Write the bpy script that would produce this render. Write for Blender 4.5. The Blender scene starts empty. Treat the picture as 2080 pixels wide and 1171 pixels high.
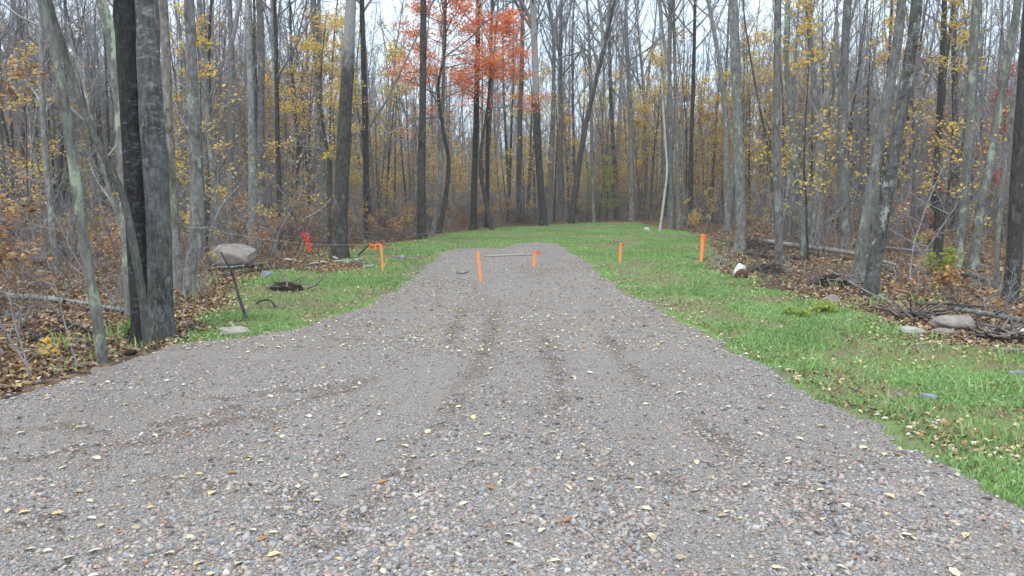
import bpy, math, random
import numpy as np
from mathutils import Vector

C = bpy.context.scene.collection
sc = bpy.context.scene
R = math.radians
PI = math.pi

# ------------------------------------------------------------------ camera, sky, sun, exposure
CAM_H, PITCH, F = 1.6, R(6.95), 1600.0          # F in pixels of the 2080 px wide photograph
cam = bpy.data.cameras.new('camera')
camo = bpy.data.objects.new('camera', cam); C.objects.link(camo)
camo.location = (0, 0, CAM_H)
camo.rotation_euler = (PI / 2 - PITCH, 0, 0)
cam.sensor_width = 36; cam.lens = F / 2080 * 36
cam.clip_start = 0.05; cam.clip_end = 3000
sc.camera = camo

SUN_EL, SUN_AZ = R(48), R(200)
w = bpy.data.worlds.new('World'); sc.world = w; w.use_nodes = True
nt = w.node_tree; nt.nodes.clear()
sky = nt.nodes.new('ShaderNodeTexSky'); sky.sky_type = 'NISHITA'; sky.sun_disc = False
sky.sun_elevation = SUN_EL; sky.sun_rotation = SUN_AZ
sky.air_density = 1.2; sky.dust_density = 3.0
tc = nt.nodes.new('ShaderNodeTexCoord')
cn = nt.nodes.new('ShaderNodeTexNoise'); cn.inputs['Scale'].default_value = 2.2; cn.inputs['Detail'].default_value = 5
cr = nt.nodes.new('ShaderNodeValToRGB')
cr.color_ramp.elements[0].position = .3; cr.color_ramp.elements[0].color = (10.5, 13.3, 15.9, 1)
cr.color_ramp.elements[1].position = .7; cr.color_ramp.elements[1].color = (12.5, 14.3, 16.0, 1)
mx = nt.nodes.new('ShaderNodeMix'); mx.data_type = 'RGBA'; mx.inputs[0].default_value = .86
bg = nt.nodes.new('ShaderNodeBackground'); bg.inputs['Strength'].default_value = 0.115
ow = nt.nodes.new('ShaderNodeOutputWorld')
nt.links.new(tc.outputs['Generated'], cn.inputs['Vector'])
nt.links.new(cn.outputs['Fac'], cr.inputs['Fac'])
# an overcast sky is three times as bright overhead as at the horizon
sp = nt.nodes.new('ShaderNodeSeparateXYZ'); nt.links.new(tc.outputs['Generated'], sp.inputs[0])
mr = nt.nodes.new('ShaderNodeMapRange'); nt.links.new(sp.outputs['Z'], mr.inputs[0]); mr.inputs[3].default_value = .47; mr.inputs[4].default_value = 1.0
ms = nt.nodes.new('ShaderNodeVectorMath'); ms.operation = 'SCALE'; nt.links.new(cr.outputs[0], ms.inputs[0]); nt.links.new(mr.outputs[0], ms.inputs['Scale'])
nt.links.new(sky.outputs[0], mx.inputs[6]); nt.links.new(ms.outputs[0], mx.inputs[7])
nt.links.new(mx.outputs[2], bg.inputs['Color']); nt.links.new(bg.outputs[0], ow.inputs[0])

sun = bpy.data.lights.new('sun', 'SUN'); sun.energy = 1.0; sun.angle = R(25); sun.color = (1, .97, .92)
suno = bpy.data.objects.new('sun', sun); C.objects.link(suno)
sd = Vector((math.sin(SUN_AZ) * math.cos(SUN_EL), math.cos(SUN_AZ) * math.cos(SUN_EL), math.sin(SUN_EL)))
suno.rotation_euler = sd.to_track_quat('Z', 'Y').to_euler(); suno.location = (0, -10, 30)

vs = sc.view_settings
vs.view_transform = 'Standard'; vs.look = 'None'; vs.gamma = 1; vs.exposure = 0.74; vs.use_curve_mapping = False
sc.cycles.filter_width = 1.5
sc.cycles.max_bounces = 5; sc.cycles.diffuse_bounces = 3; sc.cycles.glossy_bounces = 1
sc.cycles.transparent_max_bounces = 4

# ------------------------------------------------------------------ maths helpers
rng = np.random.default_rng(7)

def hash2(i, j, s=0):
    n = (i * 374761393 + j * 668265263 + s * 2147483647) & 0xffffffff
    n = ((n ^ (n >> 13)) * 1274126177) & 0xffffffff
    return ((n ^ (n >> 16)) & 0xffff) / 65535.0

def vnoise(x, y, s=0):
    x = np.asarray(x, float); y = np.asarray(y, float)
    xi = np.floor(x).astype(np.int64); yi = np.floor(y).astype(np.int64)
    fx = x - xi; fy = y - yi
    fx = fx * fx * (3 - 2 * fx); fy = fy * fy * (3 - 2 * fy)
    a = hash2(xi, yi, s); b = hash2(xi + 1, yi, s); c = hash2(xi, yi + 1, s); d = hash2(xi + 1, yi + 1, s)
    return (a * (1 - fx) + b * fx) * (1 - fy) + (c * (1 - fx) + d * fx) * fy

def fbm(x, y, s=0, o=3):
    r = 0; a = .5; f = 1
    for k in range(o):
        r = r + a * vnoise(x * f, y * f, s + k); a *= .5; f *= 2.03
    return r / (1 - .5 ** o)

def sstep(a, b, x):
    t = np.clip((x - a) / (b - a), 0, 1); return t * t * (3 - 2 * t)

def ray(px, py):
    u = (px - 1040) / F; v = (585.5 - py) / F
    c, s = math.cos(PITCH), math.sin(PITCH)
    return np.array((u, c + v * s, -s + v * c))

def flat(px, py):
    d = ray(px, py); t = -CAM_H / d[2]; return (d[0] * t, d[1] * t)

def poly_sd(x, y, poly):                 # positive inside
    P = np.array(poly); x = np.asarray(x, float); y = np.asarray(y, float)
    dm = np.full(x.shape, 1e9); ins = np.zeros(x.shape, bool)
    for k in range(len(P)):
        ax, ay = P[k]; bx, by = P[(k + 1) % len(P)]
        ex, ey = bx - ax, by - ay
        t = np.clip(((x - ax) * ex + (y - ay) * ey) / (ex * ex + ey * ey + 1e-12), 0, 1)
        dm = np.minimum(dm, (x - ax - t * ex) ** 2 + (y - ay - t * ey) ** 2)
        cond = ((ay > y) != (by > y)) & (x < (bx - ax) * (y - ay) / (by - ay + 1e-12) + ax)
        ins ^= cond
    return np.where(ins, 1, -1) * np.sqrt(dm)

GRAVEL = [flat(*p) for p in [(0, 815), (100, 775), (215, 740), (355, 702), (500, 686), (600, 666), (700, 633), (790, 590), (830, 562),
          (860, 536), (885, 514), (920, 508), (1010, 508), (1035, 498), (1080, 495), (1145, 498), (1168, 514), (1200, 530),
          (1240, 565), (1300, 600), (1370, 635), (1480, 690), (1600, 750), (1720, 820), (1870, 900), (2000, 955), (2080, 1010)]] \
         + [(2.85, 2), (3.2, -1), (5, -5), (14, -9), (14, -16), (-16, -16), (-16, -6), (-9, -2), (-5.6, 2), (-4.6, 4.2)]
LAWN = [flat(*p) for p in [(352, 698), (425, 640), (455, 600), (500, 566), (560, 552), (660, 556), (745, 540), (690, 525), (720, 508),
        (780, 500), (850, 488), (900, 476), (960, 468), (1080, 460), (1200, 455), (1300, 453), (1345, 466), (1400, 474), (1450, 488),
        (1455, 520), (1475, 556), (1560, 580), (1640, 608), (1760, 632), (1830, 655), (1890, 690), (2080, 705)]] \
       + [(9, 8.2), (16, 8), (22, 5), (22, -6), (5, -6), (0, 0), (0, 4), (-1.5, 6.5)]

def sd_gravel(x, y):
    return poly_sd(x, y, GRAVEL) + (fbm(x * 1.7, y * 1.7, 5, 3) - .5) * .28 + (vnoise(x * 9, y * 9, 6) - .5) * .14
def sd_lawn(x, y):
    return poly_sd(x, y, LAWN) + (fbm(x * .9, y * .9, 15, 3) - .5) * .8

def H(x, y):
    x = np.asarray(x, float); y = np.asarray(y, float)
    sdo = np.maximum(poly_sd(x, y, GRAVEL), poly_sd(x, y, LAWN))
    out = sstep(0, 3.0, -sdo)
    h = (fbm(x * .35, y * .35, 31, 3) - .5) * .30 * out
    h = h + (fbm(x * 1.5, y * 1.5, 37, 2) - .5) * .10 * sstep(0, 1, -sdo)
    h = h + (fbm(x * .4, y * .4, 41, 2) - .5) * .05 * sstep(4, 9, np.hypot(x, y))
    near_left = sstep(-2.8, -4.2, x) * sstep(15, 8, y)
    h = h - .16 * near_left * sstep(0, 1.2, -sdo)
    h = h + .010 * np.maximum(0, y - 38)
    return h
STREAKS = [[(0, 1012), (90, 1004), (200, 998), (300, 985), (420, 1018), (560, 1020), (650, 1072)], [(330, 885), (470, 852), (560, 880), (640, 905)], [(430, 830), (540, 822), (700, 806), (740, 795)],
           [(740, 780), (840, 742), (905, 712)], [(860, 905), (900, 925), (940, 975)],  [(560, 1075), (640, 1110)], [(1330, 985), (1420, 1020), (1500, 1005)],
           [(1500, 930), (1640, 960), (1760, 985)], [(1180, 1090), (1300, 1105)], [(0, 900), (120, 890), (230, 900)], [(1560, 830), (1680, 880)], [(60, 1080), (200, 1100)], [(940, 640), (905, 712), (700, 812), (470, 880), (200, 935), (0, 960)], [(1010, 640), (985, 730), (900, 880), (800, 1000), (640, 1150)], [(1190, 640), (1280, 760), (1420, 880), (1600, 1010), (1760, 1140)], [(1110, 700), (1150, 850), (1210, 1000), (1290, 1150)]]
STREAKS += [[(1000, 600), (960, 700), (860, 860), (700, 1100)], [(1130, 600), (1200, 720), (1330, 900), (1500, 1140)]]
STREAKS = [[flat(*p) for p in L] for L in STREAKS]
TRACKS = STREAKS[-2:]; STREAKS = STREAKS[:-2]
def disturbed(x, y):      # 1 where wheels have torn the gravel open
    dm = np.full(np.shape(x), 1e9)
    for L in STREAKS:
        for (ax, ay), (bx, by) in zip(L[:-1], L[1:]):
            ex, ey = bx - ax, by - ay; t = np.clip(((x - ax) * ex + (y - ay) * ey) / (ex * ex + ey * ey + 1e-9), 0, 1)
            dm = np.minimum(dm, (x - ax - t * ex) ** 2 + (y - ay - t * ey) ** 2)
    dm = np.sqrt(dm)
    return np.clip(sstep(.15, .0, dm + np.maximum(0, fbm(x * 2.4, y * 1.3, 83, 4) - .47) * 1.1 + (vnoise(x * 9, y * 9, 84) - .5) * .08) * .9 + .3 * sstep(.62, .8, fbm(x * 1.3 + y * .3, y * .45, 85, 4)), 0, 1)
def track(x, y):          # the two packed wheel tracks
    dm = np.full(np.shape(x), 1e9)
    for L in TRACKS:
        for (ax, ay), (bx, by) in zip(L[:-1], L[1:]):
            ex, ey = bx - ax, by - ay; t = np.clip(((x - ax) * ex + (y - ay) * ey) / (ex * ex + ey * ey + 1e-9), 0, 1)
            dm = np.minimum(dm, (x - ax - t * ex) ** 2 + (y - ay - t * ey) ** 2)
    return sstep(.42, .12, np.sqrt(dm) + (fbm(x * 2, y * 1.2, 88, 3) - .5) * .4)
def lawn_z(x, y, hh=None):
    hh = H(x, y) if hh is None else hh
    return hh - .05 + .075 * sstep(-.35, .35, sd_lawn(x, y)) + (fbm(x * 3, y * 3, 61, 2) - .5) * .02
def gravel_z(x, y, hh=None):
    hh = H(x, y) if hh is None else hh
    s = sd_gravel(x, y)
    rut = (fbm((x * .8 + y * .15) * 2.2, (y - x * .3) * .5, 71, 3) - .5) * .035
    return hh - .09 + .16 * sstep(-.30, .45, s) + rut * sstep(.1, .6, s) - .018 * track(x, y) + disturbed(x, y) * (vnoise(x * 5, y * 7, 87) - .35) * .045 * sstep(.1, .5, s)
def surf(x, y):
    hh = H(x, y)
    return np.maximum(np.maximum(hh, lawn_z(x, y, hh)), gravel_z(x, y, hh))
def S(x, y):
    return float(surf(np.array([x]), np.array([y]))[0])
# the camera stands on the gravel
camo.location.z = CAM_H
def at(px, py):
    d = ray(px, py); z = 0.0
    for _ in range(5):
        t = (z - CAM_H) / d[2]; x, y = d[0] * t, d[1] * t
        z = S(x, y)
    return Vector((x, y, z))
def at_depth(px, py, Y):
    d = ray(px, py); t = Y / d[1]; return Vector((d[0] * t, Y, CAM_H + d[2] * t))
def ppm(Y):          # metres per photo pixel at depth Y
    return Y / F

# ------------------------------------------------------------------ mesh builder
class MB:
    def __init__(self):
        self.v = []; self.f = {3: [], 4: []}; self.m = {3: [], 4: []}; self.c = []; self.n = 0; self.tubes = {}
    def add(self, v, faces, col=None, mat=0):
        v = np.asarray(v, float).reshape(-1, 3); faces = np.asarray(faces, int)
        k = faces.shape[-1]; faces = faces.reshape(-1, k)
        self.v.append(v); self.f[k].append(faces + self.n); self.m[k].append(np.full(len(faces), mat))
        if col is None: col = (1, 1, 1)
        self.c.append(np.broadcast_to(np.asarray(col, float), (len(v), 3))); self.n += len(v)
    def tube(self, pts, rad, sides=3, mat=0, col=None):
        pts = np.asarray(pts, float)
        self.tubes.setdefault((len(pts), sides, mat), []).append((pts, np.asarray(rad, float)))
    def flush(self):
        for (n, s, mat), L in self.tubes.items():
            P = np.stack([a for a, b in L]); Rr = np.stack([b for a, b in L]); B = len(L)
            T = np.gradient(P, axis=1); T /= np.linalg.norm(T, axis=2, keepdims=True) + 1e-9
            t0 = T[:, 0]; a = np.where(np.abs(t0[:, 2:3]) > .7, np.array([[1., 0, 0]]), np.array([[0., 0, 1]]))
            U = np.cross(T, a[:, None, :]); U /= np.linalg.norm(U, axis=2, keepdims=True) + 1e-9
            V = np.cross(T, U)
            an = np.arange(s) * 2 * PI / s
            ring = U[:, :, None] * np.cos(an)[None, None, :, None] + V[:, :, None] * np.sin(an)[None, None, :, None]
            W = P[:, :, None] + ring * Rr[:, :, None, None]
            idx = np.arange(B * n * s).reshape(B, n, s)
            q = np.stack([idx[:, :-1], np.roll(idx[:, :-1], -1, 2), np.roll(idx[:, 1:], -1, 2), idx[:, 1:]], -1)
            self.add(W, q.reshape(-1, 4), mat=mat)
        self.tubes = {}
    def arrays(self):
        self.flush()
        v = np.concatenate(self.v) if self.v else np.zeros((0, 3)); c = np.concatenate(self.c) if self.c else v
        f3 = np.concatenate(self.f[3]) if self.f[3] else np.zeros((0, 3), int)
        f4 = np.concatenate(self.f[4]) if self.f[4] else np.zeros((0, 4), int)
        m = np.concatenate([np.concatenate(self.m[k]) for k in (3, 4) if self.m[k]]) if self.n else np.zeros(0)
        return v, c, f3, f4, m
    def mesh(self, name, mats, smooth=True):
        v, c, f3, f4, m = self.arrays()
        me = bpy.data.meshes.new(name)
        me.vertices.add(len(v)); me.vertices.foreach_set('co', v.astype(np.float32).ravel())
        loops = np.concatenate([f3.ravel(), f4.ravel()]).astype(np.int32)
        me.loops.add(len(loops)); me.loops.foreach_set('vertex_index', loops)
        n3, n4 = len(f3), len(f4)
        me.polygons.add(n3 + n4)
        st = np.concatenate([np.arange(n3) * 3, n3 * 3 + np.arange(n4) * 4]).astype(np.int32)
        me.polygons.foreach_set('loop_start', st)
        me.polygons.foreach_set('material_index', m.astype(np.int32))
        me.polygons.foreach_set('use_smooth', np.full(n3 + n4, smooth))
        at_ = me.attributes.new('tint', 'FLOAT_COLOR', 'POINT')
        at_.data.foreach_set('color', np.concatenate([c, np.ones((len(c), 1))], 1).astype(np.float32).ravel())
        for x in (mats if isinstance(mats, (list, tuple)) else [mats]): me.materials.append(x)
        me.update(calc_edges=True)
        return me
    def obj(self, name, mats, parent=None, smooth=True, loc=None):
        return link(name, self.mesh(name, mats, smooth), parent, loc)

def link(name, me, parent=None, loc=None):
    o = bpy.data.objects.new(name, me); C.objects.link(o)
    if parent: o.parent = parent
    if loc is not None: o.location = loc
    return o
def tag(o, label=None, cat=None, group=None, kind=None):
    if label: o['label'] = label
    if cat: o['category'] = cat
    if group: o['group'] = group
    if kind: o['kind'] = kind
    return o
def thing(name, label, cat, loc=(0, 0, 0), rz=0, group=None):
    o = bpy.data.objects.new(name, None); C.objects.link(o); o.location = loc; o.rotation_euler = (0, 0, rz)
    o.empty_display_size = .2
    return tag(o, label, cat, group)
def copy_tree(root, loc, rz, sc_=(1, 1, 1), label=None, group=None, tilt=(0, 0)):
    r = root.copy(); C.objects.link(r); r.location = loc; r.rotation_euler = (tilt[0], tilt[1], rz); r.scale = sc_
    if label: r['label'] = label
    if group: r['group'] = group
    for ch in root.children:
        c = ch.copy(); C.objects.link(c); c.parent = r
    return r

# ------------------------------------------------------------------ materials
def newmat(name):
    m = bpy.data.materials.new(name); m.use_nodes = True; t = m.node_tree
    b = t.nodes['Principled BSDF']; b.inputs['Roughness'].default_value = .9
    b.inputs['Specular IOR Level'].default_value = .2
    return m, t, b
def N(t, typ, **k):
    n = t.nodes.new(typ)
    for a, b in k.items():
        if a in n.inputs: n.inputs[a].default_value = b
        else: setattr(n, a, b)
    return n
def ramp(t, stops, fac, interp='LINEAR'):
    n = t.nodes.new('ShaderNodeValToRGB'); cr = n.color_ramp; cr.interpolation = interp
    while len(cr.elements) < len(stops): cr.elements.new(.5)
    for e, (p, c) in zip(cr.elements, stops):
        e.position = p; e.color = (*c, 1) if len(c) == 3 else c
    t.links.new(fac, n.inputs['Fac']); return n.outputs['Color']
def mixc(t, fac, a, b, mode='MIX'):
    n = t.nodes.new('ShaderNodeMix'); n.data_type = 'RGBA'; n.blend_type = mode
    for i, v in ((0, fac), (6, a), (7, b)):
        if isinstance(v, (int, float)): n.inputs[i].default_value = v
        elif isinstance(v, tuple): n.inputs[i].default_value = (*v, 1)
        else: t.links.new(v, n.inputs[i])
    return n.outputs[2]
def maprange(t, v, a, b, c=0, d=1):
    n = t.nodes.new('ShaderNodeMapRange'); t.links.new(v, n.inputs[0])
    for i, x in enumerate((a, b, c, d)): n.inputs[i + 1].default_value = x
    return n.outputs[0]
def coords(t, sx=1, sy=1, sz=1, obj=True):
    tc = t.nodes.new('ShaderNodeTexCoord'); mp = t.nodes.new('ShaderNodeMapping')
    mp.inputs['Scale'].default_value = (sx, sy, sz)
    if obj:
        oi = t.nodes.new('ShaderNodeObjectInfo'); ad = t.nodes.new('ShaderNodeVectorMath'); ad.operation = 'MULTIPLY_ADD'
        t.links.new(oi.outputs['Random'], ad.inputs[0]); ad.inputs[1].default_value = (37, 51, 43)
        t.links.new(tc.outputs['Object'], ad.inputs[2]); t.links.new(ad.outputs[0], mp.inputs['Vector'])
    else: t.links.new(tc.outputs['Object'], mp.inputs['Vector'])
    return mp.outputs[0]
def noise(t, vec, scale, detail=4, rough=.6):
    n = N(t, 'ShaderNodeTexNoise'); n.inputs['Scale'].default_value = scale; n.inputs['Detail'].default_value = detail
    n.inputs['Roughness'].default_value = rough; t.links.new(vec, n.inputs['Vector']); return n.outputs['Fac']
def bump(t, b, h, strength=.5, dist=.02, prev=None):
    n = t.nodes.new('ShaderNodeBump'); n.inputs['Strength'].default_value = strength; n.inputs['Distance'].default_value = dist
    t.links.new(h, n.inputs['Height'])
    if prev: t.links.new(prev, n.inputs['Normal'])
    t.links.new(n.outputs[0], b.inputs['Normal']); return n.outputs[0]

def bark(name, dark, mid, light, patch=(.34, .38, .33), lo=.60, hi=.68, band=0.0, furrow=.6, bandcol=(.5, .52, .53), paletop=None):
    m, t, b = newmat(name)
    v1 = coords(t, 1, 1, .26); n1 = noise(t, v1, 30, 8, .75)
    col = ramp(t, [(.34, dark), (.50, mid), (.66, light)], n1)
    blot = noise(t, coords(t, 1, 1, .6), 8.5, 6, .75)
    col = mixc(t, maprange(t, blot, .49, .60, 0, .72), col, tuple(x * .8 for x in dark))
    blo2 = noise(t, coords(t, 1.1, 1.1, .5), 12, 5, .75)
    col = mixc(t, maprange(t, blo2, .53, .63, 0, .6), col, tuple(min(.6, x * 1.15) for x in light))
    v2 = coords(t, 1, 1, .5)
    big = noise(t, v2, 2.2, 3)
    col = mixc(t, maprange(t, big, .35, .7, 0, .55), col, mixc(t, .5, light, mid))
    if band > 0:
        v3 = coords(t, 1, 1, 2.6); nb = noise(t, v3, 6.5, 6, .75)
        zone = noise(t, coords(t, .7, .7, .35), 1.6, 2)
        f = N(t, 'ShaderNodeMath', operation='MULTIPLY')
        t.links.new(maprange(t, nb, .53, .66, 0, band), f.inputs[0]); t.links.new(maprange(t, zone, .38, .55, 0.1, 1), f.inputs[1])
        col = mixc(t, f.outputs[0], col, bandcol)
    v4 = coords(t, 1, 1, .55); n4 = noise(t, v4, 5.0, 6, .7)
    col = mixc(t, maprange(t, n4, lo, hi, 0, .85), col, patch)
    if paletop:      # bark that turns pale and papery on the upper stem
        sx = t.nodes.new('ShaderNodeSeparateXYZ'); tcc = t.nodes.new('ShaderNodeTexCoord'); t.links.new(tcc.outputs['Object'], sx.inputs[0])
        ad = N(t, 'ShaderNodeMath', operation='MULTIPLY_ADD'); t.links.new(blot, ad.inputs[0]); ad.inputs[1].default_value = 2.5; t.links.new(sx.outputs['Z'], ad.inputs[2])
        col = mixc(t, maprange(t, ad.outputs[0], paletop + 1.0, paletop + 1.7, 0, .8), col, mixc(t, maprange(t, n1, .35, .65), (.24, .235, .225), (.46, .455, .44)))
    oi = t.nodes.new('ShaderNodeObjectInfo')
    br = maprange(t, oi.outputs['Random'], 0, 1, .8, 1.2)
    cc = t.nodes.new('ShaderNodeVectorMath'); cc.operation = 'SCALE'; t.links.new(col, cc.inputs[0]); t.links.new(br, cc.inputs['Scale'])
    t.links.new(cc.outputs[0], b.inputs['Base Color'])
    bump(t, b, n1, furrow, .05)
    return m
GREY = bark('bark_grey', (.055, .052, .048), (.155, .148, .137), (.29, .28, .268), (.33, .37, .31), .56, .64)
DARK = bark('bark_dark', (.020, .018, .016), (.064, .058, .051), (.135, .125, .113), (.20, .23, .18), .60, .68, furrow=.9)
LICH = bark('bark_lichen', (.07, .068, .06), (.15, .15, .135), (.26, .265, .235), (.36, .42, .30), .53, .61)
TWIN = bark('bark_banded', (.024, .023, .021), (.095, .09, .085), (.225, .22, .207), (.32, .34, .31), .58, .68, band=.55, furrow=1.0)
PATCH = bark('bark_patched', (.02, .019, .018), (.085, .08, .075), (.17, .165, .155), (.36, .38, .36), .60, .66, band=.35, furrow=.9)
DTOP = bark('bark_dark_pale_top', (.020, .018, .016), (.064, .058, .051), (.135, .125, .113), (.20, .23, .18), .60, .68, furrow=.9, paletop=4.6)
DTOP2 = bark('bark_dark_pale_crown', (.020, .018, .016), (.064, .058, .051), (.135, .125, .113), (.20, .23, .18), .60, .68, furrow=.9, paletop=5.9)
SMOOTH = bark('bark_smooth', (.05, .046, .042), (.105, .098, .09), (.19, .18, .165), (.25, .27, .22), .60, .70)
TWIN2 = bark('bark_black', (.010, .009, .009), (.032, .029, .028), (.085, .08, .078), (.25, .27, .26), .66, .72, band=.35, furrow=1.0)
PALE = bark('bark_pale', (.10, .095, .09), (.24, .235, .225), (.42, .42, .41), (.14, .13, .11), .60, .66, band=.6)
BIRCH = bark('bark_birch', (.26, .25, .24), (.48, .47, .45), (.64, .63, .61), (.05, .045, .04), .66, .70)
DEAD = bark('dead_wood', (.10, .085, .075), (.24, .215, .19), (.46, .42, .37), (.13, .08, .05), .56, .63)
TWIG = bark('twig_bark', (.11, .10, .098), (.225, .208, .207), (.36, .34, .345), (.15, .15, .13), .7, .8, furrow=.2)
TWIGR = bark('brown_twig', (.07, .055, .048), (.165, .13, .112), (.27, .22, .19), (.12, .1, .09), .7, .8, furrow=.2)

def tinted(name, rough=.8, transl=0.0, spec=.2, bumpy=0, grain=.25):
    m, t, b = newmat(name); b.inputs['Roughness'].default_value = rough; b.inputs['Specular IOR Level'].default_value = spec
    a = t.nodes.new('ShaderNodeAttribute'); a.attribute_name = 'tint'
    nn = noise(t, coords(t, obj=False), 60 if bumpy else 25, 4)
    cc = t.nodes.new('ShaderNodeVectorMath'); cc.operation = 'SCALE'
    t.links.new(a.outputs['Color'], cc.inputs[0]); t.links.new(maprange(t, nn, .3, .7, 1 - grain, 1 + grain), cc.inputs['Scale'])
    t.links.new(cc.outputs[0], b.inputs['Base Color'])
    if bumpy: bump(t, b, nn, .3, .004)
    if transl:
        tr = t.nodes.new('ShaderNodeBsdfTranslucent'); t.links.new(cc.outputs[0], tr.inputs['Color'])
        ms = t.nodes.new('ShaderNodeMixShader'); ms.inputs[0].default_value = transl
        t.links.new(b.outputs[0], ms.inputs[1]); t.links.new(tr.outputs[0], ms.inputs[2])
        t.links.new(ms.outputs[0], t.nodes['Material Output'].inputs['Surface'])
    return m
LEAF = tinted('leaf_blade', .7, .45)
LITTER = tinted('dead_leaf', .8, .0, .25)
GRASS = tinted('grass_blade', .75, .25)
PEBBLE = tinted('pebble', .75, 0, .3, 1, .22)

def rockmat(name, a, b_, c, scale=6):
    m, t, b = newmat(name); v = coords(t)
    n1 = noise(t, v, scale, 8, .7); n2 = noise(t, v, scale * 9, 4, .7)
    col = ramp(t, [(.3, a), (.5, b_), (.7, c)], n1)
    col = mixc(t, maprange(t, n2, .35, .7, 0, .5), col, tuple(x * .6 for x in b_))
    t.links.new(col, b.inputs['Base Color']); p = bump(t, b, n1, .6, .06); bump(t, b, n2, .5, .01, p)
    return m
ROCKP = rockmat('pink_granite', (.14, .115, .10), (.27, .23, .20), (.39, .345, .30))
ROCKT = rockmat('tan_fieldstone', (.24, .21, .165), (.40, .36, .29), (.52, .48, .41))
ROCKG = rockmat('grey_fieldstone', (.13, .14, .15), (.24, .26, .28), (.36, .38, .40))
ROCKW = rockmat('white_stone', (.4, .4, .39), (.58, .58, .56), (.7, .7, .68))
ROCKR = rockmat('rusty_stone', (.05, .03, .02), (.12, .065, .04), (.20, .12, .08))
SOIL = rockmat('dark_soil', (.012, .009, .007), (.03, .022, .016), (.07, .05, .035), 14)

def plain(name, col, rough=.7, var=.15):
    m, t, b = newmat(name); b.inputs['Roughness'].default_value = rough
    n1 = noise(t, coords(t), 40, 4)
    c = mixc(t, maprange(t, n1, .3, .7), tuple(x * (1 - var) for x in col), tuple(min(1, x * (1 + var)) for x in col))
    t.links.new(c, b.inputs['Base Color']); bump(t, b, n1, .2, .003); return m
ORANGE = plain('orange_paint', (.92, .27, .075), .6)
TAPE = plain('orange_tape', (.92, .17, .03), .45)
REDTAPE = plain('red_orange_tape', (.93, .085, .035), .45)
PINK = plain('pink_tape', (.85, .05, .12), .45)
TWINE = plain('pale_twine', (.42, .41, .38), .9)
BOARD = plain('weathered_board', (.41, .355, .295), .85, .25)

# gravel, lawn soil, forest floor
def gravel_mat():
    m, t, b = newmat('crushed_gravel'); v = coords(t, obj=False)
    def vor(scale, out='Color'):
        n = t.nodes.new('ShaderNodeTexVoronoi'); n.inputs['Scale'].default_value = scale; t.links.new(v, n.inputs['Vector']); return n
    va, vb = vor(70), vor(165)
    def sep(n):
        s = t.nodes.new('ShaderNodeSeparateColor'); t.links.new(n.outputs['Color'], s.inputs[0]); return s.outputs[0]
    stops = [(0, (.15, .14, .135)), (.12, (.30, .28, .27)), (.30, (.38, .355, .345)), (.48, (.31, .315, .325)), (.62, (.41, .345, .32)),
             (.74, (.48, .43, .38)), (.84, (.33, .28, .255)), (.94, (.58, .56, .53))]
    ca = ramp(t, stops, sep(va), 'CONSTANT'); cb = ramp(t, stops, sep(vb), 'CONSTANT')
    col = mixc(t, .5, ca, cb)
    soil = noise(t, v, .9, 6, .65)
    streak = noise(t, coords(t, 1.6, .35, 1, False), 1.1, 5, .6)
    fine = noise(t, v, 300, 3)
    sand = mixc(t, fine, (.18, .14, .11), (.37, .31, .26))
    f = maprange(t, soil, .52, .72, 0, .55); col = mixc(t, f, col, sand)
    col = mixc(t, maprange(t, streak, .35, .68, .0, .5), col, (.41, .37, .35))
    a = t.nodes.new('ShaderNodeAttribute'); a.attribute_name = 'tint'
    torn = N(t, 'ShaderNodeMath', operation='MULTIPLY'); t.links.new(a.outputs['Fac'], torn.inputs[0]); t.links.new(maprange(t, noise(t, v, 14, 5, .7), .35, .6, .45, 1), torn.inputs[1])
    col = mixc(t, torn.outputs[0], col, mixc(t, fine, (.14, .105, .08), (.29, .23, .18)))
    gr = noise(t, v, 95, 4, .8); gm = t.nodes.new('ShaderNodeVectorMath'); gm.operation = 'SCALE'
    t.links.new(col, gm.inputs[0]); t.links.new(maprange(t, gr, .3, .7, .40, 1.12), gm.inputs['Scale']); col = mixc(t, 1.0, gm.outputs[0], (1.0, .93, .86), 'MULTIPLY')
    t.links.new(col, b.inputs['Base Color']); b.inputs['Roughness'].default_value = .85
    p = bump(t, b, va.outputs['Distance'], .8, -.02); p = bump(t, b, vb.outputs['Distance'], .5, -.008, p)
    return m
def lawn_mat():
    m, t, b = newmat('thin_lawn'); v = coords(t, obj=False)
    n1 = noise(t, v, .8, 5); n2 = noise(t, v, 22, 5, .7)
    g = mixc(t, n2, (.075, .13, .03), (.20, .29, .085)); s = mixc(t, n2, (.085, .06, .04), (.24, .19, .13))
    col = mixc(t, maprange(t, n1, .44, .60, .12, .95), g, s)
    t.links.new(col, b.inputs['Base Color']); bump(t, b, n2, .6, .02); return m
def floor_mat():
    m, t, b = newmat('forest_floor'); v = coords(t, obj=False)
    vo = t.nodes.new('ShaderNodeTexVoronoi'); vo.inputs['Scale'].default_value = 15; t.links.new(v, vo.inputs['Vector'])
    s = t.nodes.new('ShaderNodeSeparateColor'); t.links.new(vo.outputs['Color'], s.inputs[0])
    c = ramp(t, [(0, (.045, .026, .017)), (.2, (.095, .055, .032)), (.42, (.16, .09, .05)), (.6, (.20, .13, .075)), (.75, (.12, .06, .035)),
                 (.88, (.27, .18, .10)), (.96, (.34, .24, .08))], s.outputs[0], 'CONSTANT')
    n2 = noise(t, v, 3, 5, .7)
    col = mixc(t, maprange(t, n2, .45, .68, 0, .8), c, (.045, .033, .024))
    t.links.new(col, b.inputs['Base Color']); bump(t, b, vo.outputs['Distance'], .8, .03); return m
M_GRAVEL, M_LAWN, M_FLOOR = gravel_mat(), lawn_mat(), floor_mat()

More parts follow.
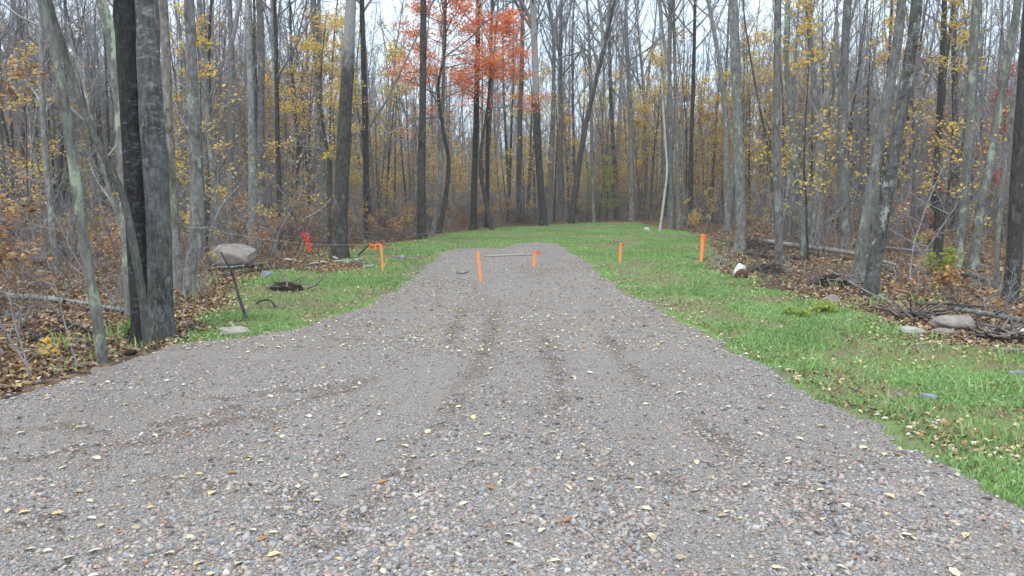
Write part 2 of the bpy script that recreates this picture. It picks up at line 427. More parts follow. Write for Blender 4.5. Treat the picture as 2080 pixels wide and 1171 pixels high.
# ------------------------------------------------------------------ ground sheets
def sheet(name, xs, ys, zf, mat, keep=None, tint=None):
    X, Y = np.meshgrid(xs, ys); Z = zf(X.ravel(), Y.ravel()); v = np.stack([X.ravel(), Y.ravel(), Z], 1)
    i = np.arange(len(v)).reshape(X.shape)
    q = np.stack([i[:-1, :-1], i[:-1, 1:], i[1:, 1:], i[1:, :-1]], -1).reshape(-1, 4)
    if keep is not None:
        k = keep(v[:, 0], v[:, 1]); q = q[k[q].any(1)]
        used = np.unique(q); mp = np.zeros(len(v), int); mp[used] = np.arange(len(used)); v = v[used]; q = mp[q]
    b = MB(); b.add(v, q, None if tint is None else np.repeat(tint(v[:, 0], v[:, 1])[:, None], 3, 1)); return b.obj(name, mat)
g1 = np.linspace(0, 1, 150); gx = np.sinh(g1 * 4) / np.sinh(4) * 240; gx = np.concatenate([-gx[::-1], gx[1:]])
g2 = np.linspace(0, 1, 230); gy = np.concatenate([np.linspace(-60, -11, 20), -10 + np.sinh(g2 * 3) / np.sinh(3) * 290])
ground = sheet('ground', gx, gy, H, M_FLOOR); tag(ground, 'leaf covered forest floor around the clearing', kind='structure')
lawn = sheet('lawn', np.arange(-8, 23, .22), np.arange(-7, 44, .22), lawn_z, M_LAWN, lambda x, y: sd_lawn(x, y) > -.7)
tag(lawn, 'thin green lawn around the gravel pad', kind='structure')
drive = sheet('gravel_driveway', np.concatenate([np.arange(-17, -6, .5), np.arange(-6, 6, .06), np.arange(6, 15, .5)]),
              np.concatenate([np.arange(-17, 2, .4), np.arange(2, 10, .05), np.arange(10, 28, .12)]), gravel_z, M_GRAVEL, lambda x, y: sd_gravel(x, y) > -.6, disturbed)
tag(drive, 'grey brown gravel pad narrowing towards the trees', kind='structure')

# ------------------------------------------------------------------ scatter: stones, leaves, grass
ICO_V = []; 
_p = (1 + 5 ** .5) / 2
for a, b_ in ((1, _p), (-1, _p), (1, -_p), (-1, -_p)): ICO_V += [(0, a, b_)]
for a, b_ in ((1, _p), (-1, _p), (1, -_p), (-1, -_p)): ICO_V += [(a, b_, 0)]
for a, b_ in ((_p, 1), (_p, -1), (-_p, 1), (-_p, -1)): ICO_V += [(a, 0, b_)]
ICO_V = np.array(ICO_V, float); ICO_V /= np.linalg.norm(ICO_V[0])
ICO_F = []
_d = 4 / (1 + _p * _p) + 1e-3
for i in range(12):
    for j in range(i + 1, 12):
        for k in range(j + 1, 12):
            if all(((ICO_V[a] - ICO_V[b_]) ** 2).sum() < 1.2 for a, b_ in ((i, j), (j, k), (i, k))):
                n = np.cross(ICO_V[j] - ICO_V[i], ICO_V[k] - ICO_V[i])
                ICO_F.append((i, j, k) if n @ ICO_V[i] > 0 else (i, k, j))
ICO_F = np.array(ICO_F)

def subdiv(v, f):
    v = list(map(tuple, v)); cache = {}; out = []
    def mid(a, b_):
        k = (min(a, b_), max(a, b_))
        if k not in cache:
            p = (np.array(v[a]) + np.array(v[b_])) / 2; p /= np.linalg.norm(p); v.append(tuple(p)); cache[k] = len(v) - 1
        return cache[k]
    for a, b_, c in f:
        x, y, z = mid(a, b_), mid(b_, c), mid(c, a); out += [(a, x, z), (b_, y, x), (c, z, y), (x, y, z)]
    return np.array(v), np.array(out)

PAL = .86 * np.array([(1.09, 1.0, .93)]) * np.array([(.34, .325, .32), (.26, .25, .25), (.40, .385, .37), (.22, .24, .265), (.28, .31, .34), (.37, .29, .265), (.31, .235, .21),
                (.44, .385, .32), (.15, .14, .14), (.10, .09, .09), (.55, .53, .50), (.38, .34, .36)])
PALW = np.array([.16, .14, .12, .11, .08, .10, .08, .07, .05, .03, .02, .04])
def sample_in(n, x0, x1, y0, y1, cond, power=1.0):
    """random points; density falls with distance from the camera"""
    xs, ys = [], []; got = 0
    for _ in range(60):
        m = n * 2
        u = rng.random(m); y = y0 * (y1 / y0) ** (u ** power); x = rng.uniform(-.78, .78, m) * (y + .8)
        k = (x > x0) & (x < x1); x, y = x[k], y[k]; k = cond(x, y); x, y = x[k], y[k]
        xs.append(x); ys.append(y); got += len(x)
        if got >= n: break
    return np.concatenate(xs)[:n], np.concatenate(ys)[:n]

def rotm(yaw, tx, ty):
    cz, sz = np.cos(yaw), np.sin(yaw); cx, sx = np.cos(tx), np.sin(tx); cy, sy = np.cos(ty), np.sin(ty)
    Rz = np.zeros((len(yaw), 3, 3)); Rz[:, 0, 0] = cz; Rz[:, 0, 1] = -sz; Rz[:, 1, 0] = sz; Rz[:, 1, 1] = cz; Rz[:, 2, 2] = 1
    Rx = np.zeros_like(Rz); Rx[:, 0, 0] = 1; Rx[:, 1, 1] = cx; Rx[:, 1, 2] = -sx; Rx[:, 2, 1] = sx; Rx[:, 2, 2] = cx
    Ry = np.zeros_like(Rz); Ry[:, 1, 1] = 1; Ry[:, 0, 0] = cy; Ry[:, 0, 2] = sy; Ry[:, 2, 0] = -sy; Ry[:, 2, 2] = cy
    return Rz @ Rx @ Ry
def stamp(b, tv, tf, P, size, Rm, col, mat=0):
    """copies of a small template (tv, tf) at P with per-copy size (n,3), rotation and tint"""
    n = len(P); W = np.einsum('nij,nkj->nki', Rm, tv[None] * size[:, None, :]) + P[:, None]
    F_ = tf[None] + (np.arange(n) * len(tv))[:, None, None]
    b.add(W.reshape(-1, 3), F_.reshape(-1, tf.shape[1]), np.repeat(col, len(tv), 0), mat)

def patchy(x, y): return fbm(x * 1.1 + 3, y * .8, 91, 3) + .22 * disturbed(x, y) - .16 * track(x, y)
OCT_V = np.array([(1, 0, 0), (-1, 0, 0), (0, 1, 0), (0, -1, 0), (0, 0, 1), (0, 0, -1)], float)
OCT_F = np.array([(0, 2, 4), (2, 1, 4), (1, 3, 4), (3, 0, 4), (2, 0, 5), (1, 2, 5), (3, 1, 5), (0, 3, 5)])
n = 112000
px_, py_ = sample_in(n, -12, 6, 2.4, 26, lambda x, y: (sd_gravel(x, y) > -.12 - .3 * rng.random(len(x)) ** 3) & (rng.random(len(x)) < .62 + .75 * sstep(.35, .6, patchy(x, y))), 1.3)
o_ = np.argsort(py_); px_, py_ = px_[o_], py_[o_]; n = len(px_)
size = np.exp(rng.normal(math.log(.0047), .5, n)) * (.85 + .4 * sstep(.42, .62, patchy(px_, py_))); size = np.clip(size * (1 + .045 * py_), .003, .02)
P = np.stack([px_, py_, np.where(sd_gravel(px_, py_) > 0, gravel_z(px_, py_), surf(px_, py_)) + size * .12], 1)
b = MB(); cut = int(np.searchsorted(py_, 6.0)); cut = min(cut, 58000)
for lo, hi, TV, TF in ((0, cut, ICO_V, ICO_F), (cut, n, OCT_V, OCT_F)):
    for k in range(5):
        s_ = np.arange(lo + k, hi, 5); m_ = len(s_)
        tv = TV * (1 + rng.uniform(-.26, .26, (len(TV), 1)))
        stamp(b, tv, TF, P[s_], size[s_, None] * np.stack([rng.uniform(.8, 1.6, m_), rng.uniform(.7, 1.1, m_), rng.uniform(.35, .75, m_)], 1),
              rotm(rng.uniform(0, 6.28, m_), rng.normal(0, .28, m_), rng.normal(0, .28, m_)),
              PAL[rng.choice(len(PAL), m_, p=PALW)] * rng.uniform(.8, 1.15, (m_, 1)))
o = b.obj('gravel', PEBBLE, drive); o['kind'] = 'stuff'
# the largest stones near the camera, one by one
iv, if_ = subdiv(ICO_V, ICO_F)
stone_me = []
for k in range(8):
    v = iv * (1 + .16 * np.sin(iv @ rng.normal(0, 2.2, (3, 1)) + k) + rng.uniform(-.04, .04, (len(iv), 1)))
    b = MB(); b.add(v * np.array([1.25, .9, .6]), if_, PAL[[0, 3, 4, 5, 7, 2, 6, 11][k]] * 1.05); stone_me.append(b.mesh('stone', PEBBLE))
x, y = sample_in(270, -6, 4, 2.7, 7.0, lambda x, y: (sd_gravel(x, y) > .1) & (rng.random(len(x)) < .12 + sstep(.45, .6, patchy(x, y))))
z = gravel_z(x, y)
for i in range(len(x)):
    o = link('stone', stone_me[i % 8], drive); s_ = float(np.clip(rng.normal(.0105, .003), .006, .022)) * (1 + .05 * (y[i] - 3))
    o.location = (x[i], y[i], z[i] + s_ * .18); o.rotation_euler = (rng.normal(0, .2), rng.normal(0, .2), rng.uniform(0, 6.28)); o.scale = (s_,) * 3

# leaves
LV = np.array([(-.5, 0, 0), (-.22, .30, .07), (.18, .33, .10), (.55, 0, .02), (.20, -.31, .12), (-.24, -.28, .05), (0, 0, -.02)])
LF = np.array([(0, 6, 1), (1, 6, 2), (2, 6, 3), (3, 6, 4), (4, 6, 5), (5, 6, 0)])
LV4 = np.array([(-.5, 0, 0), (.05, .36, .10), (.5, 0, .0), (-.05, -.36, .12)]); LF4 = np.array([(0, 2, 1), (0, 3, 2)])
YEL = .82 * np.array([(.70, .62, .40), (.66, .54, .28), (.66, .61, .47), (.58, .44, .22), (.62, .50, .34)])
BRN = np.array([(.88, .92, 1.0)]) * np.array([(.20, .10, .05), (.27, .15, .075), (.34, .21, .11), (.15, .075, .04), (.36, .17, .06), (.42, .30, .18), (.25, .17, .12), (.48, .36, .14)])
x, y = sample_in(250, -6, 4, 2.8, 9.0, lambda x, y: sd_gravel(x, y) > .1)
z = gravel_z(x, y); leaf_me = []
for k in range(8):
    b = MB(); b.add(LV * np.array([1, rng.uniform(.8, 1.1), rng.uniform(.5, 1.6)]), LF, YEL[k % 5] if k < 6 else BRN[[4, 5][k - 6]]); leaf_me.append(b.mesh('leaf', LITTER))
for i in range(len(x)):
    o = link('leaf', leaf_me[rng.choice(8, p=[.18, .13, .2, .1, .13, .1, .08, .08])], drive); s_ = rng.uniform(.035, .062)
    o.location = (x[i], y[i], z[i] + .010); o.rotation_euler = (rng.normal(0, .15), rng.normal(0, .15), rng.uniform(0, 6.28)); o.scale = (s_,) * 3

def leaves(b, x, y, z, s0, s1, pal, tilt=.35, tv=LV4, tf=LF4):
    n = len(x); s_ = rng.uniform(s0, s1, n)
    stamp(b, tv, tf, np.stack([x, y, z], 1), np.stack([s_, s_ * rng.uniform(.8, 1.1, n), s_ * rng.uniform(.5, 2.2, n)], 1),
          rotm(rng.uniform(0, 6.28, n), rng.normal(0, tilt, n), rng.normal(0, tilt, n)),
          pal[rng.integers(0, len(pal), n)] * rng.uniform(.75, 1.2, (n, 1)))
b = MB()
x, y = sample_in(3600, -12, 6, 7.5, 26, lambda x, y: sd_gravel(x, y) > 0, 1.0); leaves(b, x, y, gravel_z(x, y) + .010, .02, .048, np.concatenate([YEL, YEL, BRN[2:8]]), .2)
x, y = sample_in(1500, -12, 6, 2.8, 9, lambda x, y: sd_gravel(x, y) > 0); leaves(b, x, y, gravel_z(x, y) + .008, .015, .03, np.concatenate([YEL[2:], BRN[2:6]]), .2)
o = b.obj('leaf_litter', LITTER, drive); o['kind'] = 'stuff'
b = MB()
mixed = np.concatenate([BRN, YEL])
x, y = sample_in(9500, -12, 20, 4, 42, lambda x, y: (sd_gravel(x, y) < .12) & (sd_lawn(x, y) > -.3) & (rng.random(len(x)) < np.maximum(sstep(.55, .0, np.abs(sd_gravel(x, y) + .05)) * .42, .05 + .16 * sstep(.5, .75, fbm(x * .7, y * .7, 17)) + .5 * sstep(1.2, 0, sd_lawn(x, y)))))
leaves(b, x, y, surf(x, y) + .018, .024, .055, np.concatenate([BRN, BRN, YEL]))
o = b.obj('fallen_leaves', LITTER); tag(o, 'yellow and brown leaves lying on the grass and gravel edge', 'fallen leaves', kind='stuff')
b = MB()
x, y = sample_in(75000, -60, 60, 4.2, 60, lambda x, y: (sd_gravel(x, y) < -.05) & (sd_lawn(x, y) < .25))
leaves(b, x, y, H(x, y) + rng.uniform(.0, .03, len(x)), .04, .085, np.concatenate([BRN, BRN, YEL[3:]]) * .86, .55)
o = b.obj('forest_leaf_litter', LITTER); tag(o, 'brown fallen leaves covering the forest floor', 'leaf litter', kind='stuff')

# grass
def grass(b, n, cond, hgt, y0, y1, x0=-10, x1=22, dry=.2):
    x, y = sample_in(n, x0, x1, y0, y1, cond); n = len(x)
    d = np.hypot(x, y); wd = (.0035 + .00042 * d) * rng.uniform(.7, 1.4, n)
    h_ = hgt * rng.uniform(.4, 1.35, n) * (.6 + .9 * fbm(x * 1.3, y * 1.3, 23))
    a = rng.uniform(0, 6.28, n); la = rng.uniform(0, 6.28, n); ln = h_ * rng.uniform(.15, .9, n)
    z = surf(x, y) - .004
    isdry = rng.random(n) < dry * (.4 + 2 * sstep(.45, .7, fbm(x * .8, y * .8, 17))); h_ = np.where(isdry, h_ * .55, h_); ln = h_ * rng.uniform(.15, .9, n)
    p0 = np.stack([x - np.cos(a) * wd, y - np.sin(a) * wd, z], 1); p1 = np.stack([x + np.cos(a) * wd, y + np.sin(a) * wd, z], 1)
    mx_ = np.stack([x + np.cos(la) * ln * .35, y + np.sin(la) * ln * .35, z + h_ * .62], 1); off = np.stack([np.cos(a) * wd * .7, np.sin(a) * wd * .7, 0 * a], 1)
    p4 = np.stack([x + np.cos(la) * ln, y + np.sin(la) * ln, z + h_], 1)
    V = np.stack([p0, p1, mx_ - off, mx_ + off, p4], 1).reshape(-1, 3)
    f = np.array([(0, 1, 3), (0, 3, 2), (2, 3, 4)]); Fx = (f[None] + (np.arange(n) * 5)[:, None, None]).reshape(-1, 3)
    g = np.array([(.22, .36, .115), (.265, .40, .14), (.18, .30, .095), (.31, .41, .175), (.24, .37, .125)])[rng.integers(0, 5, n)]
    g = g * (.78 + .5 * fbm(x * .6, y * .6, 29))[:, None]
    dr = isdry; g[dr] = np.array([.36, .31, .15]) * rng.uniform(.7, 1.1, (dr.sum(), 1))
    b.add(V, Fx, np.repeat(g, 5, 0))
b = MB()
def gc(x, y):
    sl = sd_lawn(x, y); dens = .12 + .98 * sstep(.60, .42, fbm(x * .8, y * .8, 17))
    return (sd_gravel(x, y) < .02 + .25 * rng.random(len(x)) ** 3) & (sl > -.1) & (rng.random(len(x)) < dens * (.3 + .7 * sstep(-.2, .8, sl)))
grass(b, 230000, gc, .034, 3.5, 42, dry=.3)
grass(b, 3500, lambda x, y: (sd_gravel(x, y) < -.05) & (sd_lawn(x, y) > -1.5) & (fbm(x * 1.5, y * 1.5, 47) > .6), .14, 4, 25, dry=.5)
o = b.obj('grass', GRASS); tag(o, 'short green grass around the gravel pad', 'grass', kind='stuff')

# ------------------------------------------------------------------ trees
def unit(v): return v / (np.linalg.norm(v) + 1e-9)
def rdir(): 
    a = rng.uniform(0, 2 * PI); return np.array([math.cos(a), math.sin(a), 0.])
def bpath(p, d, L, n, up=.25, wob=.12):
    """a branch path that curves upward and wanders"""
    pts = [p]; d = unit(np.array(d, float)); st = L / (n - 1)
    for _ in range(n - 1):
        d = unit(d + np.array([0, 0, up / (n - 1)]) + rng.normal(0, wob, 3) / (n - 1) ** .5); pts.append(pts[-1] + d * st)
    return np.array(pts)
def interp(path, t):
    s = t * (len(path) - 1); i = min(int(s), len(path) - 2); return path[i] + (path[i + 1] - path[i]) * (s - i), unit(path[i + 1] - path[i])
def branch_out(b, path, rads, start, nl, ntw, nst, Lf, tips=None, mat=0, ang=(25, 60), up=.5, az=None, thin=1.0, minr=.006):
    """limbs, twigs and fine twigs along a stem"""
    Htot = np.linalg.norm(path[-1] - path[0]); phi = rng.uniform(0, 6.28)
    for i in range(nl):
        t = start + (1 - start) * ((i + rng.random() * .8) / nl); t = min(t, .985)
        p, tg = interp(path, t); r = np.interp(t * (len(path) - 1), np.arange(len(path)), rads)
        phi += 2.4 + rng.normal(0, .3); a = R(rng.uniform(*ang)); a2 = phi if az is None else az + rng.normal(0, .6)
        hdir = np.array([math.cos(a2), math.sin(a2), 0.]); d = hdir * math.sin(a) + np.array([0, 0, 1.]) * math.cos(a)
        L = Lf * (1.15 - .75 * (t - start) / (1 - start + 1e-6)) * rng.uniform(.6, 1.2)
        lp = bpath(p, d, L, 6, up, .25); r1 = max(minr * 1.6, min(r * .55, L * .02)) * thin
        b.tube(lp, r1 * np.linspace(1, .28, 6), 5, mat)
        for j in range(ntw):
            s = rng.uniform(.18, .98); q, tg2 = interp(lp, s)
            d2 = unit(tg2 + rng.normal(0, .55, 3) + np.array([0, 0, .15])); L2 = L * rng.uniform(.22, .5) * (1.15 - s * .5)
            tp = bpath(q, d2, L2, 4, up * .7, .25); r2 = max(minr, r1 * .4)
            b.tube(tp, r2 * np.array([1, .8, .6, .35]), 3, mat)
            if tips is not None: tips += [(tp[2], d2), (tp[3], d2)]
            for k in range(nst):
                s = rng.uniform(.25, 1); q2, tg3 = interp(tp, s); d3 = unit(tg3 + rng.normal(0, .5, 3))
                sp = bpath(q2, d3, L2 * rng.uniform(.3, .6), 3, .2, .2); b.tube(sp, minr * np.array([.75, .6, .35]), 3, mat)
                if tips is not None: tips += [(sp[1], d3), (sp[2], d3)]

def foliage(b, tips, per, size, pal, spread=.16, flat_=.4, mat=0, keep=1.0):
    T = np.array([p for p, d in tips]); o_ = rng.uniform(0, 50); q_ = fbm(T[:, 0] * 1.3 + T[:, 2] * .9 + o_, T[:, 1] * 1.3 + T[:, 2] * 1.2 + o_, 3, 2) + rng.random(len(T)) * .12; T = T[q_ >= np.quantile(q_, 1 - keep)]
    P = np.repeat(T, per, 0); n = len(P); P = P + rng.normal(0, 1, (n, 3)) * np.array([spread, spread, spread * flat_])
    s_ = rng.uniform(*size, n)
    stamp(b, LV4, LF4, P, np.stack([s_, s_, s_ * rng.uniform(.3, 2.2, n)], 1), rotm(rng.uniform(0, 6.28, n), rng.normal(0, .55, n), rng.normal(0, .55, n)),
          pal[rng.integers(0, len(pal), n)] * rng.uniform(.75, 1.2, (n, 1)), mat)

YLEAF = np.array([(.75, .48, .09), (.80, .58, .15), (.68, .42, .09), (.72, .55, .22), (.60, .50, .12)])
ORLEAF = np.array([(.86, .28, .09), (.88, .38, .11), (.84, .23, .09), (.74, .18, .12), (.90, .46, .13), (.86, .46, .22), (.80, .36, .2)])
TANLEAF = np.array([(.56, .33, .15), (.46, .27, .14), (.60, .42, .21), (.36, .20, .11), (.62, .36, .13)])
REDLEAF = np.array([(.55, .09, .08), (.45, .07, .08), (.62, .16, .10), (.40, .07, .07)])
GRLEAF = np.array([(.34, .38, .07), (.42, .42, .09), (.25, .33, .07), (.52, .46, .10)])

def trunk_mesh(b, path, rads, sides, rough=.06, mat=0, flare=True, cap=False, seed=0):
    """a stem with an irregular, slightly furrowed surface and a root flare"""
    path = np.array(path); n = len(path)
    T = np.gradient(path, axis=0); T /= np.linalg.norm(T, axis=1, keepdims=True)
    a = np.array([1., 0, 0]) if abs(T[0][2]) > .6 else np.array([0, 0, 1.])
    U = np.cross(T, a); U /= np.linalg.norm(U, axis=1, keepdims=True); V = np.cross(T, U)
    an = np.arange(sides) * 2 * PI / sides; arc = np.concatenate([[0], np.cumsum(np.linalg.norm(np.diff(path, axis=0), axis=1))])
    A, Z = np.meshgrid(an, arc)
    rr = np.asarray(rads)[:, None] * (1 + rough * (np.sin(A * 3 + Z * .7 + seed) * .5 + np.sin(A * 2 - Z * 1.3 + seed * 2) * .6) + rough * 1.6 * (vnoise(np.cos(A) * 3 + 9 + seed, Z * 1.8 + np.sin(A) * 3, 3) - .5)
         + rough * .9 * (vnoise(A * sides / 6.28 * .8, Z * 2.5, 7) - .5))
    if sides > 18:
        kr = np.random.default_rng(int(seed * 7) + 3)
        for q in range(16):
            za, aa, wz, wa, am = kr.uniform(.3, min(arc[-1], 7)), kr.uniform(0, 6.28), kr.uniform(.04, .11), kr.uniform(.3, .7), kr.uniform(.05, .2)
            dA = np.abs((A - aa + PI) % (2 * PI) - PI); rr = rr * (1 + am * np.exp(-(Z - za) ** 2 / wz ** 2 - dA ** 2 / wa ** 2))
    if flare:
        rr = rr * (1 + .45 * np.exp(-Z / (rads[0] * 1.6)) * (1 + .35 * np.sin(A * 5 + seed)))
    W = path[:, None] + U[:, None] * (np.cos(A) * rr)[..., None] + V[:, None] * (np.sin(A) * rr)[..., None]
    i = np.arange(n * sides).reshape(n, sides)
    b.add(W, np.stack([i[:-1], np.roll(i[:-1], -1, 1), np.roll(i[1:], -1, 1), i[1:]], -1).reshape(-1, 4), mat=mat)
    if cap:
        for e in (0, -1):
            c = path[e]; ring = W[e]; f = np.array([(k, (k + 1) % sides, sides) for k in range(sides)])
            if e == 0: f = f[:, ::-1]
            b.add(np.concatenate([ring, [c]]), f, mat=mat)

def smooth_path(pts, n):
    pts = np.array(pts, float); s = np.concatenate([[0], np.cumsum(np.linalg.norm(np.diff(pts, axis=0), axis=1))])
    P = np.concatenate([[2 * pts[0] - pts[1]], pts, [2 * pts[-1] - pts[-2]]]); out = []
    for u in np.linspace(0, s[-1], n):
        i = min(np.searchsorted(s, u, 'right') - 1, len(pts) - 2); t = (u - s[i]) / (s[i + 1] - s[i] + 1e-9)
        p0, p1, p2, p3 = P[i], P[i + 1], P[i + 2], P[i + 3]
        out.append(.5 * ((2 * p1) + (-p0 + p2) * t + (2 * p0 - 5 * p1 + 4 * p2 - p3) * t * t + (-p0 + 3 * p1 - 3 * p2 + p3) * t ** 3))
    return np.array(out), s[-1]

hero_xy = []
def hero(name, label, cat, pix, w0, w1, mat, top=14, forks=(), depth=None, group=None, bare=True, snag=False, nl=None, lf=None, start=.45):
    """a tree whose stem follows the photograph; w0, w1 = widths in photo px at the first and last listed point"""
    base = at(*pix[0]) if depth is None else None
    if base is None:
        base = at_depth(pix[0][0], 400, depth); base.z = S(base.x, base.y)
    Y = base.y; hero_xy.append((base.x, base.y))
    t = thing(name, label, cat, base, 0, group)
    pts = [np.array((0, 0, -.15)), np.array((0, 0, 0.))] + [np.array(at_depth(x, y, Y) - base) for x, y in pix[1:]]
    last = pts[-1]; d = unit(pts[-1] - pts[-2]); r0, r1 = w0 * .79 * ppm(Y) / 2, w1 * .79 * ppm(Y) / 2
    zs = [p[2] for p in pts]; rs = list(np.interp(zs, [0, last[2]], [r0, r1])); 
    if not snag:
        z = last[2]; p = last.copy(); k = 0; r = r1
        while z < top:
            k += 1; d = unit(d * np.array([.75, .75, 1]) + rng.normal(0, .04, 3)); p = p + d * (top - last[2]) / 5 * 1.02; z = p[2]; pts.append(p.copy())
            rs.append(max(.012, r1 * (1 - .19 * k)))
            if k > 8: break
    near = Y < 14
    n = 70 if near else (34 if Y < 28 else 22)
    path, L = smooth_path(pts, n)
    s = np.concatenate([[0], np.cumsum([np.linalg.norm(pts[i + 1] - pts[i]) for i in range(len(pts) - 1)])])
    rads = np.interp(np.linspace(0, s[-1], n), s, rs)
    b = MB(); trunk_mesh(b, path, rads, 22 if near else (12 if Y < 28 else 8), .05 if near else .06, seed=len(hero_xy))
    br = MB()
    for fk in forks:
        fp = [np.array(at_depth(x, y, Y) - base) for x, y in fk[0]]; d = unit(fp[-1] - fp[-2])
        for k in range(3): d = unit(d + np.array([0, 0, .15]) + rng.normal(0, .05, 3)); fp.append(fp[-1] + d * (top - fp[-1][2]) * .3)
        fpath, _ = smooth_path(fp, 16); fr = np.linspace(fk[1], fk[2] * .5, 16) * ppm(Y) / 2
        br.tube(fpath, fr, 7); branch_out(br, fpath, fr, .3, 9, 6, 2, top * .14)
    if not snag:
        NL = nl or (12 if near else 24)
        branch_out(br, path, rads, start, NL, 6 if near else 8, 2 if near else 4, lf or top * .17)
    b.obj('trunk', mat, t)
    if br.tubes: br.obj('branches', TWIG, t)
    return t, path, rads, base

hero('tree', 'thin leaning tree with pale green lichen on its trunk, beside the left gravel edge', 'tree',
     [(208, 738), (198, 650), (182, 560), (165, 450), (152, 360), (140, 270), (122, 150), (100, 60), (84, 0)], 28, 20, LICH, 9)
hero('tree', 'thin curved grey tree leaning left beside the big twin trunk', 'tree',
     [(300, 704), (292, 620), (272, 500), (250, 400), (222, 340), (185, 260), (150, 170), (120, 70), (100, 0)], 22, 14, SMOOTH, 9)
# the big twin trunk: one tree with two stems
t, path, rads, base = hero('tree', 'large twin trunk tree with dark bark and whitish bands at the left gravel edge', 'tree',
     [(330, 688), (327, 620), (324, 500), (319, 400), (309, 250), (301, 120), (297, 0)], 60, 56, TWIN, 17)
b = MB()
pts = [np.array(at_depth(x, y, base.y + .12) - base) for x, y in [(305, 705), (292, 560), (281, 400), (272, 250), (263, 120), (258, 0), (250, -300), (252, -700)]]
pa, _ = smooth_path(pts, 60); trunk_mesh(b, pa, np.interp(pa[:, 2], [0, 3.6, 10], [.155, .125, .04]), 22, .06, seed=5); b.obj('trunk', TWIN2, t).data.name = 'second_stem'
br = MB(); branch_out(br, pa, np.interp(pa[:, 2], [0, 3.6, 10], [.155, .125, .04]), .5, 10, 6, 2, 2.2); br.obj('branches', TWIG, t)

H_ = hero
H_('tree', 'greenish trunk partly hidden behind the dark left stem of the twin trunk', 'tree', [(262, 640), (256, 500), (248, 300), (236, 150), (222, 60), (205, 0)], 22, 26, LICH, 13)
H_('snag', 'broken pale snag with missing bark behind the twin trunk tree', 'dead tree', [(362, 590), (356, 480), (349, 380), (342, 250), (338, 120), (332, 0), (330, -60)], 26, 20, DEAD, snag=True)
H_('tree', 'grey tree with a curved base and string tied round it, right of the twin trunk', 'tree', [(385, 602), (388, 550), (401, 450), (397, 330), (393, 200), (388, 90), (384, 0)], 34, 24, GREY, 16)
H_('tree', 'slim trunk just right of the grey tree with the string', 'tree', [(440, 520), (436, 400), (424, 250), (410, 100), (404, 0)], 16, 12, GREY, 15)
H_('tree', 'slim grey tree that forks near the top, left of the pale birch trunk', 'tree', [(468, 500), (466, 400), (470, 280), (470, 120), (466, 0)], 17, 12, GREY, 16, forks=[([(471, 85), (480, 45), (488, 0)], 9, 7)])
H_('tree', 'pale whitish trunk rising beside the pink granite boulder', 'tree', [(513, 520), (512, 420), (511, 300), (508, 160), (503, 0)], 20, 14, PALE, 17)
H_('tree', 'straight dark grey trunk close behind the pale whitish one', 'tree', [(534, 490), (532, 400), (530, 250), (531, 120), (527, 0)], 19, 16, GREY, 18)
H_('tree', 'thin pale trunk between the straight grey trunk and the yellow maple', 'tree', [(568, 488), (565, 380), (562, 250), (556, 130), (552, 0)], 13, 8, PALE, 15, forks=[([(557, 150), (562, 60), (570, 0)], 6, 5)])
H_('tree', 'thin dark tree with a crooked fork left of the yellow maple', 'tree', [(592, 480), (600, 380), (606, 300), (598, 200), (592, 110), (590, 40)], 11, 6, DARK, 10, forks=[([(572, 240), (590, 130), (612, 50)], 7, 5)])
H_('tree', 'grey trunk standing among the yellow maple leaves', 'tree', [(662, 492), (656, 380), (652, 250), (644, 120), (636, 0)], 22, 14, GREY, 17, forks=[([(648, 200), (650, 100), (648, 0)], 9, 6)])
H_('tree', 'stout dark leaning trunk with pale upper part, beside the white bark scraps', 'tree', [(690, 527), (692, 440), (697, 330), (701, 230), (708, 120), (713, 0)], 40, 27, DTOP, 19)
H_('tree', 'slim trunk close behind the stout dark leaning trunk', 'tree', [(746, 482), (744, 380), (742, 250), (738, 120), (735, 0)], 17, 12, DARK, 17, forks=[([(745, 270), (760, 240), (790, 195)], 5, 3)])
H_('tree', 'straight dark tree left of the orange maple, at the lawn edge', 'tree', [(856, 486), (856, 400), (857, 300), (859, 150), (860, 0)], 22, 15, DARK, 19)
H_('tree', 'slender tree between the straight dark tree and the orange maple', 'tree', [(880, 474), (893, 380), (897, 290), (900, 200), (903, 60), (905, 0)], 12, 8, GREY, 15)
H_('tree', 'dark trunk rising through the right half of the orange maple', 'tree', [(961, 468), (963, 380), (967, 260), (969, 150), (972, 0)], 17, 12, DARK, 18)
H_('tree', 'slim bare trunk two metres left of the root tangle', 'tree', [(988, 463), (990, 380), (990, 280), (996, 140), (1000, 0)], 11, 7, DARK, 16)
H_('tree', 'dark tree rising out of the root tangle at the clearing edge', 'tree', [(1056, 452), (1054, 380), (1056, 260), (1060, 120), (1062, 0)], 15, 9, DARK, 17)
H_('tree', 'tree with pale upper trunk and dark foot just right of the root tangle', 'tree', [(1104, 459), (1097, 360), (1091, 260), (1087, 140), (1083, 0)], 19, 16, DTOP2, 19, forks=[([(1085, 60), (1068, 20), (1055, 0)], 8, 6)])
H_('tree', 'forked slim tree to the right of the pale topped trunk', 'tree', [(1117, 452), (1120, 340), (1124, 200), (1125, 80), (1119, 30), (1112, 0)], 13, 8, GREY, 17, forks=[([(1125, 80), (1132, 30), (1140, 0)], 8, 6)])
H_('tree', 'straight grey trunk left of the leaning dark tree', 'tree', [(1140, 449), (1139, 330), (1138, 200), (1140, 0)], 13, 8, GREY, 17)
H_('tree', 'dark tree leaning right and forking high above the back of the lawn', 'tree', [(1160, 455), (1168, 390), (1178, 320), (1190, 255), (1207, 180), (1225, 105), (1232, 70)], 15, 10, DARK, 14, forks=[([(1226, 105), (1222, 50), (1215, 0)], 8, 6)])
H_('tree', 'thin trunk right of the leaning dark tree', 'tree', [(1206, 452), (1203, 350), (1200, 200), (1196, 60)], 10, 7, GREY, 16)
